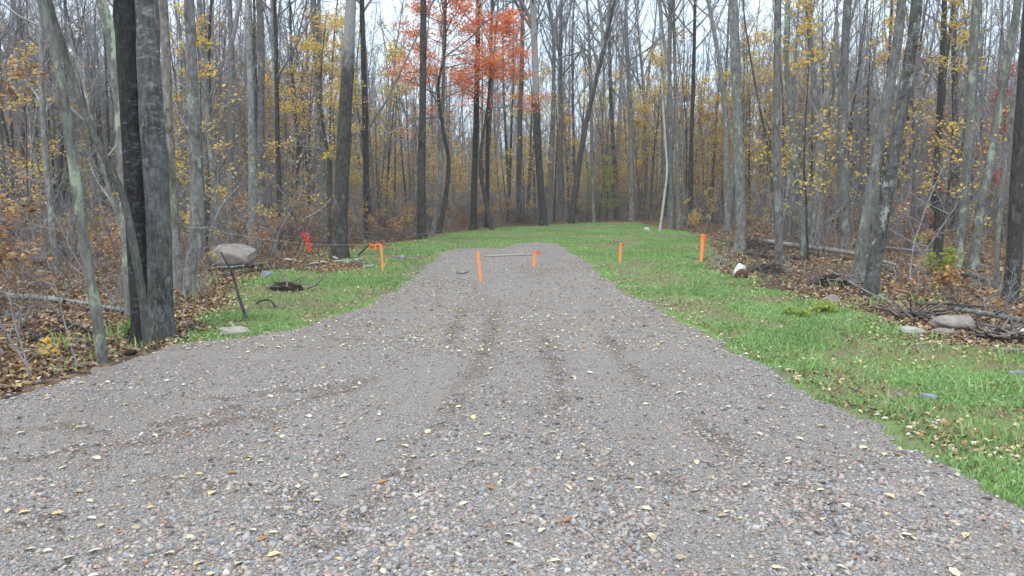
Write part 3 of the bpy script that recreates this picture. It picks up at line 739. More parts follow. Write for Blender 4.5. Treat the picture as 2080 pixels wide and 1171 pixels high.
H_('tree', 'dark slender tree with steep fork in front of yellow foliage', 'tree', [(1250, 444), (1249, 360), (1246, 300), (1240, 180), (1238, 60)], 12, 8, DARK, 16, forks=[([(1250, 320), (1258, 260), (1262, 150)], 8, 5)])
H_('tree', 'double width trunk standing before the yellow green undergrowth', 'tree', [(1284, 449), (1282, 330), (1279, 200), (1272, 60)], 17, 9, GREY, 17)
H_('tree', 'thin forked tree left of the white birch', 'tree', [(1313, 443), (1312, 320), (1308, 190), (1300, 100)], 11, 7, GREY, 15, forks=[([(1311, 220), (1320, 130), (1330, 60)], 6, 4)])
H_('birch_tree', 'very thin crooked white birch at the lawn edge', 'birch', [(1340, 471), (1348, 410), (1355, 350), (1353, 310), (1349, 250), (1345, 190)], 7, 4, BIRCH, 6.5, nl=8, lf=.7, start=.6)
H_('tree', 'tall dark trunk immediately right of the white birch', 'tree', [(1364, 466), (1363, 380), (1362, 270), (1360, 120), (1362, 0)], 12, 10, GREY, 18, forks=[([(1355, 130), (1345, 60), (1340, 0)], 7, 6)])
H_('tree', 'slim grey trunk second to the right of the white birch', 'tree', [(1378, 466), (1376, 350), (1373, 220), (1370, 80)], 12, 8, GREY, 16)
H_('tree', 'straight slender trunk above the tall orange stake', 'tree', [(1404, 462), (1403, 330), (1408, 180), (1412, 0)], 12, 8, DARK, 17)
H_('tree', 'stout grey tree with lichen at the right lawn edge behind the brush', 'tree', [(1503, 512), (1505, 430), (1501, 320), (1497, 200), (1493, 90), (1489, 0)], 27, 23, GREY, 19)
H_('tree', 'leaning trunk just left of the stout grey tree', 'tree', [(1478, 470), (1476, 350), (1474, 240), (1462, 130), (1444, 30), (1440, 0)], 18, 9, GREY, 17)
H_('tree', 'straight mossy trunk above the long fallen log', 'tree', [(1583, 545), (1581, 440), (1578, 320), (1578, 180), (1580, 0)], 21, 17, GREY, 18)
H_('tree', 'slim lichen pale trunk curving up beside the straight mossy trunk', 'tree', [(1632, 520), (1626, 430), (1612, 300), (1604, 210), (1597, 120), (1600, 0)], 17, 12, LICH, 15)
H_('tree', 'grey trunk behind the curving lichen pale one', 'tree', [(1664, 500), (1666, 400), (1662, 330)], 20, 17, GREY, 12)
H_('snag', 'broken bleached snag with torn top on the right', 'dead tree', [(1655, 505), (1660, 420), (1664, 320), (1672, 230), (1688, 150), (1696, 90), (1700, 45)], 24, 11, DEAD, snag=True)
H_('tree', 'broad grey trunk right of the bleached snag', 'tree', [(1716, 520), (1715, 420), (1712, 300), (1714, 160), (1722, 0)], 25, 19, GREY, 18)
H_('tree', 'grey tree leaning right with a broken stub and lichen', 'tree', [(1742, 575), (1748, 510), (1765, 420), (1785, 300), (1805, 190), (1822, 90), (1832, 0)], 30, 22, GREY, 17)
H_('tree', 'leaning trunk with black and white bark patches on the right', 'tree', [(1768, 602), (1775, 550), (1792, 450), (1812, 330), (1832, 220), (1848, 120), (1862, 0)], 34, 26, PATCH, 17)
H_('tree', 'dark straight trunk between the patched leaning tree and the greenish pair', 'tree', [(1942, 470), (1942, 380), (1940, 250), (1938, 100), (1935, 0)], 18, 13, DARK, 17)
H_('tree', 'left one of two pale greenish trunks at the right', 'tree', [(1946, 545), (1955, 450), (1964, 350), (1972, 200), (1978, 80), (1982, 0)], 24, 18, LICH, 17)
H_('tree', 'right one of two pale greenish trunks, leaning right', 'tree', [(1975, 545), (1988, 450), (2005, 360), (2028, 230), (2048, 120), (2068, 0)], 23, 17, LICH, 17)
H_('tree', 'thick dark trunk cut by the right edge of the picture', 'tree', [(2050, 612), (2060, 520), (2066, 400), (2073, 280), (2082, 150), (2092, 0)], 38, 28, DARK, 18)
H_('tree', 'thin bare sapling trunk beside the thick dark trunk at the far right', 'tree', [(2022, 600), (2026, 500), (2034, 400), (2050, 280), (2062, 180)], 11, 8, GREY, 9)

# leafy maples
def maple(label, px, py, top_px, w, pal, start_px, lf, nl, leafsize, per, name='maple_tree', cat='maple', mat=DARK, group=None, keep=1.0, wob=.3, up=.1, az=None, path_px=None, ang=(55, 88)):
    base = at(px, py); Y = base.y; hero_xy.append((base.x, base.y)); t = thing(name, label, cat, base, 0, group)
    hh = at_depth(px, top_px, Y).z - base.z
    if path_px: pts = [np.array((0, 0, -.1))] + [np.array(at_depth(x, y, Y) - base) for x, y in path_px]
    else: pts = [np.array((0, 0, -.1))] + [np.array((rng.normal(0, .03) * k, rng.normal(0, .03) * k, hh * k / 5)) for k in range(1, 6)]
    path, _ = smooth_path(pts, 24); rads = np.linspace(w * ppm(Y) / 2, .015, 24)
    b = MB(); trunk_mesh(b, path, rads, 9, .05); b.obj('trunk', mat, t)
    st = (at_depth(px, start_px, Y).z - base.z) / hh; tips = []
    br = MB(); branch_out(br, path, rads, st, nl, 9, 3, lf, tips, ang=ang, up=up, minr=.004); br.obj('branches', TWIG, t)
    lb = MB(); foliage(lb, tips, per, leafsize, pal, .20, .3, keep=keep); lb.obj('leaves', LEAF, t, smooth=False)
    return t
maple('young maple with bright orange and red leaves in the middle of the clearing edge', 890, 475, -60, 11, ORLEAF, 235, 2.6, 22, (.06, .11), 8, path_px=[(905, 400), (912, 330), (903, 280), (890, 180), (905, 90), (900, -60)], keep=.85)
maple('second orange red maple crown overlapping the dark trunk, right of the first', 1000, 468, 40, 9, np.concatenate([ORLEAF, ORLEAF[2:4]]), 240, 2.4, 19, (.06, .11), 8, path_px=[(985, 400), (975, 330), (990, 220), (1000, 130), (1010, 40)], keep=.8)
maple('yellow maple with layered leaves behind the stout dark trunk', 672, 498, 30, 9, YLEAF * 1.12, 330, 1.5, 17, (.05, .09), 5, keep=.8)

# ------------------------------------------------------------------ generic bare trees filling the woods
protos = []
def proto_tree(h, r, mat, nl, ntw, nst, start, lf, leafpal=None, per=1, keep=.3, name='tree', cat='tree', low=True):
    t = thing(name, 'x', cat)
    pts = [np.array((0, 0, -.3)), np.array((0, 0, 0.))]; d = np.array([rng.normal(0, .03), rng.normal(0, .03), 1])
    for k in range(7): d = unit(d + rng.normal(0, .035, 3)); pts.append(pts[-1] + d * h / 7)
    path, _ = smooth_path(pts, 20); tt = np.linspace(0, 1, 20); rads = r * (1 - .85 * tt ** 1.1)
    b = MB(); trunk_mesh(b, path, rads, 8, .06, seed=len(protos)); b.obj('trunk', mat, t)
    br = MB(); tips = []
    if rng.random() < .5:      # a fork
        p, tg = interp(path, .45); fp = bpath(p, unit(tg + rdir() * .35), h * .5, 8, .3, .1); fr = np.interp(.45 * 19, np.arange(20), rads) * np.linspace(.75, .15, 8)
        br.tube(fp, fr, 6); branch_out(br, fp, fr, .15, nl // 2, ntw, nst, lf * .8, tips)
    branch_out(br, path, rads, start, nl, ntw, nst, lf, tips)
    if low:
        branch_out(br, path, rads * .4, .12, 5, 3, 2, lf * .45, ang=(50, 95), up=.1)
    br.obj('branches', TWIG, t)
    if leafpal is not None:
        lb = MB(); foliage(lb, tips, per, (.08, .13), leafpal, .2, .4, keep=keep); lb.obj('leaves', LEAF, t, smooth=False)
    protos.append(t); return t
bare_specs = [(15, .09, GREY), (17, .11, GREY), (13, .065, DARK), (18, .12, DARK), (14, .08, LICH), (12, .05, GREY), (16, .09, DARK)]
BARKW = ['grey', 'tall grey', 'slim dark', 'tall dark', 'greenish grey', 'very slim grey', 'dark']
bare = [proto_tree(h, r, m, 20, 8, 4, .36, h * .17) for h, r, m in bare_specs]
leafy = [(proto_tree(9, .06, DARK, 18, 8, 3, .25, 1.7, YLEAF, 2, .55, 'maple_tree', 'maple'), 'yellow'),
         (proto_tree(7, .05, GREY, 16, 8, 3, .20, 1.5, YLEAF, 2, .65, 'maple_tree', 'maple'), 'yellow'),
         (proto_tree(8, .05, DARK, 16, 8, 3, .25, 1.5, TANLEAF, 2, .45, 'maple_tree', 'maple'), 'tan'),
         (proto_tree(6, .04, DARK, 14, 8, 3, .12, 1.2, GRLEAF, 2, .6, 'maple_tree', 'maple'), 'green'),
         (proto_tree(8, .05, DARK, 15, 8, 3, .3, 1.5, REDLEAF, 2, .5, 'maple_tree', 'maple'), 'red')]

placed = list(hero_xy)
def ok(x, y, dmin):
    for a, b_ in placed:
        if (a - x) ** 2 + (b_ - y) ** 2 < dmin * dmin: return False
    return True
XA, YA = np.array([0.]), np.array([0.])
def outside(x, y, m=.8):
    XA[0] = x; YA[0] = y
    return poly_sd(XA, YA, GRAVEL)[0] < -m and poly_sd(XA, YA, LAWN)[0] < -m
used = set()
def put(proto, x, y, s, label, group, tilt=.03):
    loc = (x, y, S(x, y)); rz = rng.uniform(0, 6.28); tl = (rng.normal(0, tilt), rng.normal(0, tilt))
    if id(proto) not in used:
        used.add(id(proto)); proto.location = loc; proto.rotation_euler = (*tl, rz); proto.scale = s; proto['label'] = label; proto['group'] = group; o = proto
    else: o = copy_tree(proto, loc, rz, s, label, group, tl)
    placed.append((x, y)); return o
def region(x, y):
    px = 1040 + x / y * F
    return 'left' if px < 620 else ('middle' if px < 1400 else 'right')
MARKS = [(-1, 'the oak sapling'), (95, 'the lichen spotted leaning tree'), (215, 'the twin trunk tree'), (350, 'the broken pale snag'), (400, 'the grey tree with the string'),
         (455, 'the pink granite boulder'), (545, 'the reddish brown bush'), (610, 'the pink flagging tape'), (655, 'the stout dark leaning trunk'), (730, 'the stretched orange tape'),
         (800, 'the straight dark tree'), (872, 'the orange maple'), (945, 'the leaning stake in the gravel'), (1025, 'the root tangle'), (1085, 'the pale topped trunk'), (1135, 'the leaning dark tree'),
         (1215, 'the thin orange stake in the lawn'), (1270, 'the yellow green undergrowth'), (1330, 'the white birch'), (1390, 'the tall orange stake'), (1460, 'the stout grey lichen tree'),
         (1540, 'the straight mossy trunk'), (1600, 'the curving lichen pale trunk'), (1650, 'the bleached snag'), (1700, 'the broad grey trunk'), (1745, 'the patched leaning tree'),
         (1830, 'the low red leaved shrub'), (1900, 'the left greenish trunk'), (1965, 'the right greenish trunk'), (2040, 'the thick dark trunk at the right edge')]
def mark(x, y):
    px = 1040 + x / y * F; r = MARKS[0][1]
    for a, m in MARKS:
        if px >= a: r = m
    return r
def far_word(y): return 'close behind' if y < 32 else ('well behind' if y < 52 else 'far back behind')
LBL = {'left': ('slender bare tree in the woods behind the boulder and twin trunk', 'bare trees in the woods left of the lawn'),
       'middle': ('slender bare tree in the woods behind the far lawn edge', 'bare trees in the woods beyond the lawn'),
       'right': ('slender bare tree in the woods behind the fallen logs', 'bare trees in the woods right of the lawn')}
# leafy ones first: where the photograph shows colour
spots = [(690, 300, 34, 'yellow'), (560, 0, 38, 'yellow'), (620, 0, 45, 'yellow'), (760, 0, 42, 'tan'), (800, 0, 36, 'yellow'), (840, 0, 48, 'tan'),
         (1150, 0, 44, 'tan'), (1190, 0, 41, 'green'), (1235, 0, 43, 'green'), (1270, 0, 42, 'green'), (1215, 0, 50, 'yellow'), (1290, 0, 47, 'yellow'), (1330, 0, 44, 'yellow'),
         (1310, 0, 55, 'yellow'), (1365, 0, 46, 'yellow'), (1395, 0, 40, 'tan'), (1430, 0, 50, 'yellow'), (1450, 0, 41, 'yellow'), (1530, 0, 38, 'yellow'), (1560, 0, 36, 'yellow'), (1545, 0, 46, 'tan'),
         (1600, 0, 42, 'tan'), (1420, 0, 58, 'tan'), (1255, 0, 60, 'yellow'), (1060, 0, 50, 'yellow'), (1000, 0, 55, 'tan'), (930, 0, 46, 'tan'), (1105, 0, 46, 'yellow'),
         (1990, 0, 27, 'red'), (2062, 0, 25, 'red'), (1925, 0, 31, 'red'), (1500, 0, 40, 'yellow'), (1620, 0, 37, 'yellow'), (1480, 0, 52, 'tan'), (1380, 0, 52, 'tan'), (520, 0, 44, 'yellow'), (1800, 0, 42, 'yellow'), (1880, 0, 44, 'tan'), (1870, 0, 46, 'tan'), (365, 0, 33, 'yellow'), (470, 0, 36, 'tan'), (430, 0, 38, 'yellow'), (80, 0, 34, 'tan'), (590, 0, 30, 'tan'), (720, 0, 50, 'green')]
leafy_by = {}
for p, k in leafy: leafy_by.setdefault(k, []).append(p)
LL = {'yellow': 'small tree with yellow leaves ', 'tan': 'small tree with tan orange leaves ',
      'green': 'low yellow green tree ', 'red': 'small tree with red leaves '}
for i, (px, _, Y, k) in enumerate(spots):
    x = (px - 1040) / F * Y; x += rng.normal(0, .3); L = leafy_by[k]
    s = rng.uniform(.8, 1.15) * (.62 if k == 'green' else (.66 if k == 'red' else 1))
    put(L[i % len(L)], x, Y, (s * 1.05, s * 1.05, s), LL[k] + far_word(Y) + ' ' + mark(x, Y), k + ' leaved trees in the ' + region(x, Y) + ' woods')
cnt = 0; tries = 0
while cnt < 170 and tries < 20000:
    tries += 1
    a = rng.uniform(-R(37), R(37)); r = math.sqrt(rng.uniform(15 ** 2, 74 ** 2)); x, y = r * math.sin(a), r * math.cos(a)
    if not outside(x, y, 1.2): continue
    if y < 23 and rng.random() < .6: continue
    if not ok(x, y, 1.5 if y > 30 else 2.0): continue
    s = rng.uniform(.75, 1.15); sw = s * rng.uniform(.65, 1.15); rg = LBL[region(x, y)]; kb = rng.integers(0, len(bare))
    put(bare[kb], x, y, (sw, sw, s), BARKW[kb] + ' tree ' + far_word(y) + ' ' + mark(x, y), rg[1], .035); cnt += 1

# ------------------------------------------------------------------ far woods and undergrowth: instanced stuff
def scatter(name, x, y, z, rz, s, idx, meshes, label, cat, tilt=.05):
    n = len(x); b = MB(); b.v = [np.stack([x, y, z], 1)]; b.c = [np.ones((n, 3))]; b.n = n; b.m = {3: [np.zeros(0)], 4: []}
    me = b.mesh(name, []) ; o = link(name, me); tag(o, label, cat, kind='stuff')
    for nm, ty, data in (('rot', 'FLOAT_VECTOR', np.stack([rng.normal(0, tilt, n), rng.normal(0, tilt, n), rz], 1)), ('scl', 'FLOAT', s), ('pick', 'INT', idx)):
        A = me.attributes.new(nm, ty, 'POINT'); A.data.foreach_set('vector' if ty == 'FLOAT_VECTOR' else 'value', np.asarray(data).astype(np.int32 if ty == 'INT' else np.float32).ravel())
    col = bpy.data.collections.new(name + '_kinds')
    for k, m in enumerate(meshes):
        col.objects.link(bpy.data.objects.new('%s_kind_%02d' % (name, k), m))
    g = bpy.data.node_groups.new(name, 'GeometryNodeTree')
    g.interface.new_socket('Geometry', in_out='INPUT', socket_type='NodeSocketGeometry'); g.interface.new_socket('Geometry', in_out='OUTPUT', socket_type='NodeSocketGeometry')
    gi = g.nodes.new('NodeGroupInput'); go = g.nodes.new('NodeGroupOutput'); ip = g.nodes.new('GeometryNodeInstanceOnPoints')
    ci = g.nodes.new('GeometryNodeCollectionInfo'); ci.inputs['Collection'].default_value = col; ci.inputs['Separate Children'].default_value = True; ci.inputs['Reset Children'].default_value = True
    def attr(nm, ty):
        a = g.nodes.new('GeometryNodeInputNamedAttribute'); a.data_type = ty; a.inputs['Name'].default_value = nm; return a.outputs['Attribute']
    g.links.new(gi.outputs[0], ip.inputs['Points']); g.links.new(ci.outputs[0], ip.inputs['Instance']); ip.inputs['Pick Instance'].default_value = True
    g.links.new(attr('pick', 'INT'), ip.inputs['Instance Index']); g.links.new(attr('rot', 'FLOAT_VECTOR'), ip.inputs['Rotation']); g.links.new(attr('scl', 'FLOAT'), ip.inputs['Scale'])
    g.links.new(ip.outputs[0], go.inputs[0]); md = o.modifiers.new('scatter', 'NODES'); md.node_group = g
    return o

def far_tree(h, r, pal=None, start=.22):
    pts = [np.array((0, 0, -.3))]; d = np.array([0, 0, 1.])
    for k in range(7): d = unit(d + rng.normal(0, .03, 3)); pts.append(pts[-1] + d * h / 7)
    path, _ = smooth_path(pts, 9); rads = r * np.linspace(1, .15, 9); b = MB(); b.tube(path, rads, 6, 0); tips = []
    branch_out(b, path, rads, start, 20, 8, 3, h * .17, tips, minr=.008, mat=1)
    if pal is not None: b.flush(); foliage(b, tips, 1, (.1, .17), pal, .2, .4, 2, .55)
    return b.mesh('far_tree', [GREY if r > .1 else DARK, TWIG, LEAF], True)
fm = [far_tree(16, .13), far_tree(14, .09), far_tree(18, .15), far_tree(15, .10), far_tree(9, .06, YLEAF, .05), far_tree(8, .06, TANLEAF, .05), far_tree(8, .05, None, .03)]
n = 1050
a = rng.uniform(-R(40), R(40), n); r = np.sqrt(rng.uniform(68 ** 2, 145 ** 2, n)); x, y = r * np.sin(a), r * np.cos(a)
scatter('far_woods', x, y, H(x, y), rng.uniform(0, 6.28, n), rng.uniform(.75, 1.05, n), rng.choice(7, n, p=[.15, .15, .12, .15, .14, .11, .18]), fm, 'dense far woods of bare trees behind the clearing', 'woods')

def sapling_mesh(h, stems, pal=None, keep=.4, mat=TWIG, per=1, spread_=.25, ls=(.05, .09), dens=1.0):
    b = MB(); tips = []
    for k in range(stems):
        p0 = rng.normal(0, .05 * stems ** .5, 3); p0[2] = -.05; d = unit(np.array([rng.normal(0, spread_), rng.normal(0, spread_), 1])); hh = h * rng.uniform(.6, 1)
        path = bpath(p0, d, hh, 9, .1, .18); rads = np.linspace(.006 + hh * .0035, .003, 9); b.tube(path, rads, 5)
        branch_out(b, path, rads, .15, int(9 * dens), 4, 2, hh * .28, tips, ang=(35, 80), up=.2, minr=.0032)
    b.flush()
    if pal is not None: foliage(b, tips, per, ls, pal, .06, .6, 1, keep)
    return b.mesh('sapling', [mat, LEAF], True)
um = [sapling_mesh(2.2, 3), sapling_mesh(3.4, 1), sapling_mesh(1.4, 5, mat=TWIGR), sapling_mesh(2.8, 2, TANLEAF, .25), sapling_mesh(1.6, 3, TANLEAF, .3, TWIGR),
      sapling_mesh(2.4, 2, YLEAF, .3), sapling_mesh(1.2, 4, GRLEAF, .3), sapling_mesh(4.6, 1, None, 0), sapling_mesh(3.6, 2, YLEAF, .25), sapling_mesh(1.0, 6, TANLEAF, .12, TWIGR)]
n = 5200
a = rng.uniform(-R(42), R(42), n); r = np.sqrt(rng.uniform(11 ** 2, 78 ** 2, n)); x, y = r * np.sin(a), r * np.cos(a)
k = (poly_sd(x, y, GRAVEL) < -1.2) & (poly_sd(x, y, LAWN) < -1.2) & (rng.random(n) < np.where(x < 0, .85, .6)) & ((x > 0) | (y > 15) | (rng.random(n) < .35)) & ((x < 0) | (y > 20) | (rng.random(n) < .22)); x, y = x[k], y[k]; n = len(x)
scatter('undergrowth', x, y, H(x, y), rng.uniform(0, 6.28, n), rng.uniform(.6, 1.15, n), rng.choice(10, n, p=[.16, .15, .14, .10, .09, .07, .04, .12, .05, .08]), um, 'tangled bare undergrowth with scattered leaves between the trees', 'undergrowth', .12)

def pole_mesh(h, r, pal=None, keep=.4, nl=26, start=.12, lf=.2, ls=(.08, .13)):
    pts = [np.array((0, 0, -.3))]; d = np.array([0, 0, 1.])
    for k in range(8): d = unit(d + rng.normal(0, .04, 3)); pts.append(pts[-1] + d * h / 8)
    path, _ = smooth_path(pts, 12); rads = r * np.linspace(1, .15, 12); b = MB(); b.tube(path, rads, 6, 0); tips = []
    branch_out(b, path, rads, start, nl, 6, 4, h * lf, tips, ang=(25, 65), up=.4, minr=.005, mat=1)
    b.flush()
    if pal is not None: foliage(b, tips, 1, ls, pal, .15, .4, 2, keep)
    return b.mesh('pole', [[GREY, DARK][int(r * 1000) % 2], TWIG, LEAF], True)
pm = [pole_mesh(8, .05, nl=15), pole_mesh(11, .07, nl=15, start=.3), pole_mesh(13, .085, nl=16, start=.35), pole_mesh(7, .04, TANLEAF, .3), pole_mesh(7, .035, YLEAF, .5), pole_mesh(6, .03, YLEAF, .65), pole_mesh(9, .05, TANLEAF, .3, nl=18), pole_mesh(12, .075, nl=14, start=.35)]
n = 4600
a = rng.uniform(-R(41), R(41), n); r = np.sqrt(rng.uniform(17 ** 2, 95 ** 2, n)); x, y = r * np.sin(a), r * np.cos(a)
ppx = 1040 + x / y * F; side = (ppx < 620) | (ppx > 1560)
k = (poly_sd(x, y, GRAVEL) < -1.8) & (poly_sd(x, y, LAWN) < -1.8) & ((y > 30) | (rng.random(n) < .5)) & ((rng.random(n) < np.where(side, .52, .42))); x, y, ppx, side = x[k], y[k], ppx[k], side[k]; n = len(x)
lf_ = (rng.random(n) < .85) & (ppx > 640) & (ppx < 1640) & (y > 36)
idx = np.where(lf_, rng.choice([3, 4, 5, 6, 3, 5, 2, 7, 1], n), rng.choice([0, 1, 2, 7, 1, 0, 0, 1, 2, 7, 6, 4], n))
scatter('pole_thicket', x, y, H(x, y), rng.uniform(0, 6.28, n), rng.uniform(.6, 1.1, n) * np.where(side, 1.1, np.where(lf_, .82, 1)), idx, pm, 'thicket of thin young poles with fine grey twigs and some yellow leaves', 'thicket', .06)

# ------------------------------------------------------------------ individual shrubs, sticks, logs, rocks
def shrub(label, px, py, h, stems, pal, keep, mat=TWIG, name='shrub', cat='shrub', sp=.25, ls=(.05, .09), group=None, per=1, dens=1.0, zmin=-9):
    base = at(px, py); t = thing(name, label, cat, base, rng.uniform(0, 6.28), group)
    b = MB(); tips = []
    for k in range(stems):
        p0 = rng.normal(0, .04 * stems ** .5, 3); p0[2] = -.05; d = unit(np.array([rng.normal(0, sp), rng.normal(0, sp), 1])); hh = h * rng.uniform(.6, 1)
        path = bpath(p0, d, hh, 9, .1, .18); rads = np.linspace(.005 + hh * .003, .0025, 9); b.tube(path, rads, 5)
        branch_out(b, path, rads, .15, int(9 * dens), 4, 2, hh * .28, tips, ang=(35, 80), up=.2, minr=.0028)
    b.obj('stems', mat, t)
    if pal is not None:
        tips = [q for q in tips if q[0][2] > zmin]
        lb = MB(); foliage(lb, tips, per, ls, pal, .05 if per < 3 else .10, .7, 0, keep); lb.obj('leaves', LEAF, t, smooth=False)
    return t
shrub('young oak with hanging brown and orange leaves at the left picture edge', -12, 765, 2.9, 3, np.concatenate([TANLEAF[:4], BRN[1:6]]), .5, TWIGR, 'oak_sapling', 'sapling', .15, (.045, .09), per=3, zmin=.9)
shrub('thin sapling with yellow leaves near the left gravel edge', 75, 770, 1.5, 2, YLEAF, .08, TWIG, 'sapling', 'sapling')
shrub('grey bare sapling just left of the lichen spotted leaning tree', 165, 745, 1.7, 1, None, 0, TWIG, 'sapling', 'sapling')
shrub('bright green seedling at the foot of the thin curved grey tree', 272, 690, .3, 3, GRLEAF * np.array([.5, .8, 1]), .6, TWIG, 'seedling', 'plant', .5, (.03, .06), per=2)
shrub('bright yellow green weed in front of the small tan rock', 1672, 640, .2, 4, np.array([(.36, .44, .10), (.42, .46, .12)]), .6, TWIG, 'weed_plant', 'plant', .7, (.03, .06), per=2)
shrub('small yellow green weed left of the brighter one in the right lawn', 1615, 643, .14, 3, np.array([(.34, .40, .10), (.3, .38, .08)]), .6, TWIG, 'weed_plant', 'plant', .6, (.03, .05), per=2)
shrub('yellow leaved seedlings on the forest floor behind the long log', 1900, 560, .9, 4, GRLEAF, .5, TWIG, 'seedling', 'plant', .5, (.07, .1), per=1)
shrub('brown twiggy bush behind the pink flagging tape', 640, 505, 2.6, 7, TANLEAF, .3, TWIGR, sp=.3)
shrub('reddish brown bush left of the pink flagging tape', 585, 510, 2.2, 7, TANLEAF, .35, TWIGR, sp=.35)
shrub('brown bush standing between the tape and the stout dark trunk', 665, 498, 2.4, 6, TANLEAF, .25, TWIGR, sp=.3)
shrub('bush with a few tan leaves beside the straight dark tree', 815, 488, 2.4, 5, TANLEAF, .35, TWIGR, sp=.3)
shrub('yellow leaved sapling left of the stout grey lichen tree', 1405, 470, 1.4, 3, YLEAF, .5, TWIG, 'sapling', 'sapling')
shrub('dead grey bush beside the tall orange stake', 1470, 550, 1.0, 5, None, 0, TWIG, sp=.5)
shrub('dry tangled bush below the straight mossy trunk', 1578, 590, .8, 8, None, 0, TWIGR, sp=.6)
shrub('low red leaved shrub behind the patched leaning tree', 1850, 500, 1.5, 5, np.concatenate([REDLEAF, TANLEAF[:2]]), .45, TWIGR, sp=.4)
shrub('dry brown shrub in front of the greenish pair of trunks', 1930, 615, .7, 7, TANLEAF, .15, TWIGR, sp=.6)
shrub('twiggy bare bush at the foot of the thick dark right trunk', 2010, 640, .9, 7, None, 0, TWIG, sp=.6)

ROW = 'bare bushes along the '
for i, (px, py) in enumerate([(60, 690), (110, 640), (30, 640), (230, 640), (160, 600), (90, 590), (430, 560), (410, 620), (470, 540), (560, 520), (250, 600), (20, 720)]):
    shrub('bare bush in leaf litter in front of ' + mark(at(px, py).x, at(px, py).y), px, py, rng.uniform(1.0, 2.3), int(rng.integers(2, 5)), None, 0, TWIG if i % 2 else TWIGR, group=ROW + 'left wood edge', sp=.35)
for i, (px, py) in enumerate([(1450, 500), (1530, 525), (1610, 560), (1680, 570), (1700, 530), (1800, 570), (1850, 600), (1880, 560), (1990, 585), (2060, 650), (1760, 540), (1640, 590)]):
    shrub('bare bush on leafy ground near ' + mark(at(px, py).x, at(px, py).y), px, py, rng.uniform(.4, 1.1), int(rng.integers(2, 5)), TANLEAF if i % 3 == 0 else None, .1, TWIGR if i % 2 else TWIG, group=ROW + 'right wood edge', sp=.45)
for i, (px, py) in enumerate([(770, 480), (830, 475), (900, 463), (940, 460), (1000, 455), (1140, 447), (1190, 446), (1230, 444), (1340, 448), (1390, 455), (1440, 465), (725, 490)]):
    shrub('low brown bush at the lawn edge near ' + mark(at(px, py).x, at(px, py).y), px, py, rng.uniform(.9, 2.0), int(rng.integers(4, 7)), TANLEAF, .2, TWIGR, group='low brown bushes along the far lawn edge', sp=.4)

def stick(name, label, cat, pix, w0, w1, mat, lift=0.0, sides=8, group=None, stubs=2, Ys=None, rough=.08):
    """a log or stick lying on or leaning over the ground; pix are its ends and bends as seen"""
    pts = [np.array(at(x, y)) for x, y in pix] if Ys is None else [np.array(at_depth(x, y, Y)) for (x, y), Y in zip(pix, Ys)]
    Y = pts[0][1]; r0, r1 = w0 * ppm(Y) / 2, w1 * ppm(pts[-1][1]) / 2
    base = Vector(pts[0]); base.z = S(base.x, base.y)
    t = thing(name, label, cat, base, 0, group)
    loc = [p - np.array(base) + np.array((0, 0, (r0 * .7 if Ys is None else 0) + lift)) for p in pts]
    path, L = smooth_path(loc, 22); b = MB(); trunk_mesh(b, path, np.linspace(r0, r1, 22), sides, rough, flare=False, cap=True, seed=px_seed()); b.obj('trunk' if w0 > 7 else 'stem', mat, t)
    for k in range(stubs):
        br = MB()
        p, tg = interp(path, rng.uniform(.25, .95)); d = unit(tg * .5 + rdir() * .7 + np.array([0, 0, .5])); q = bpath(p, d, L * rng.uniform(.08, .22), 5, .1, .3); br.tube(q, r1 * .5 * np.linspace(1, .3, 5), 5); br.obj('branch', mat, t)
    return t
def px_seed(): return float(rng.uniform(0, 9))
stick('fallen_log', 'pale fallen birch log lying in the leaves at the left', 'log', [(15, 606), (100, 612), (200, 625), (285, 638)], 13, 9, PALE, stubs=1)
stick('fallen_log', 'mossy dark log lying behind the pale fallen birch log', 'log', [(90, 510), (160, 525), (215, 520)], 10, 8, DARK)
stick('fallen_log', 'long brown fallen log lying behind the round rusty rock', 'log', [(1545, 503), (1650, 517), (1740, 535), (1822, 556)], 12, 7, DEAD, stubs=3, lift=.10)
stick('fallen_log', 'dark log crossing under the long brown one', 'log', [(1520, 520), (1580, 528), (1640, 530)], 11, 8, DARK)
stick('fallen_log', 'thin grey log behind the patched leaning tree', 'log', [(1800, 514), (1870, 520), (1940, 516)], 6, 4, PALE, lift=.1)
stick('fallen_log', 'short grey log near the foot of the greenish trunks', 'log', [(1955, 560), (1985, 566), (2010, 572)], 10, 9, GREY)
stick('fallen_log', 'short pale broken log behind the patched leaning tree foot', 'log', [(1790, 548), (1820, 555)], 7, 6, DEAD, stubs=0)
stick('fallen_log', 'grey weathered log lying above the big pink rock at the right', 'log', [(1940, 645), (2000, 655), (2090, 672)], 10, 12, GREY, lift=.08)
stick('fallen_log', 'dark log on the grass by the right picture edge', 'log', [(2010, 712), (2100, 716)], 9, 10, GREY, stubs=0)
stick('fallen_log', 'dark pole lying in front of the pink granite boulder', 'log', [(440, 552), (480, 549), (545, 540)], 5, 4, PALE, stubs=1, lift=.05)
stick('fallen_log', 'dark rotten log under the pink granite boulder', 'log', [(455, 562), (520, 552), (590, 545)], 8, 5, DARK, stubs=2)
stick('dead_branch', 'pale branch lying diagonally toward the big pink rock', 'branch', [(1680, 560), (1730, 590), (1780, 620)], 5, 4, PALE, stubs=2, lift=.1)
stick('dead_branch', 'second pale branch lying beside the patched tree foot', 'branch', [(1785, 610), (1810, 625)], 6, 4, PALE, stubs=1, lift=.05)
stick('dead_branch', 'dark crooked twig lying on the right lawn', 'branch', [(1694, 672), (1716, 682), (1730, 698)], 4, 3, DARK, stubs=1)
stick('dead_branch', 'arched dead branch on the grass right of the upright stick', 'branch', [(505, 630), (530, 612), (550, 612), (572, 640)], 3, 5, DARK, stubs=1, Ys=[11.2, 10.9, 10.7, 10.5])
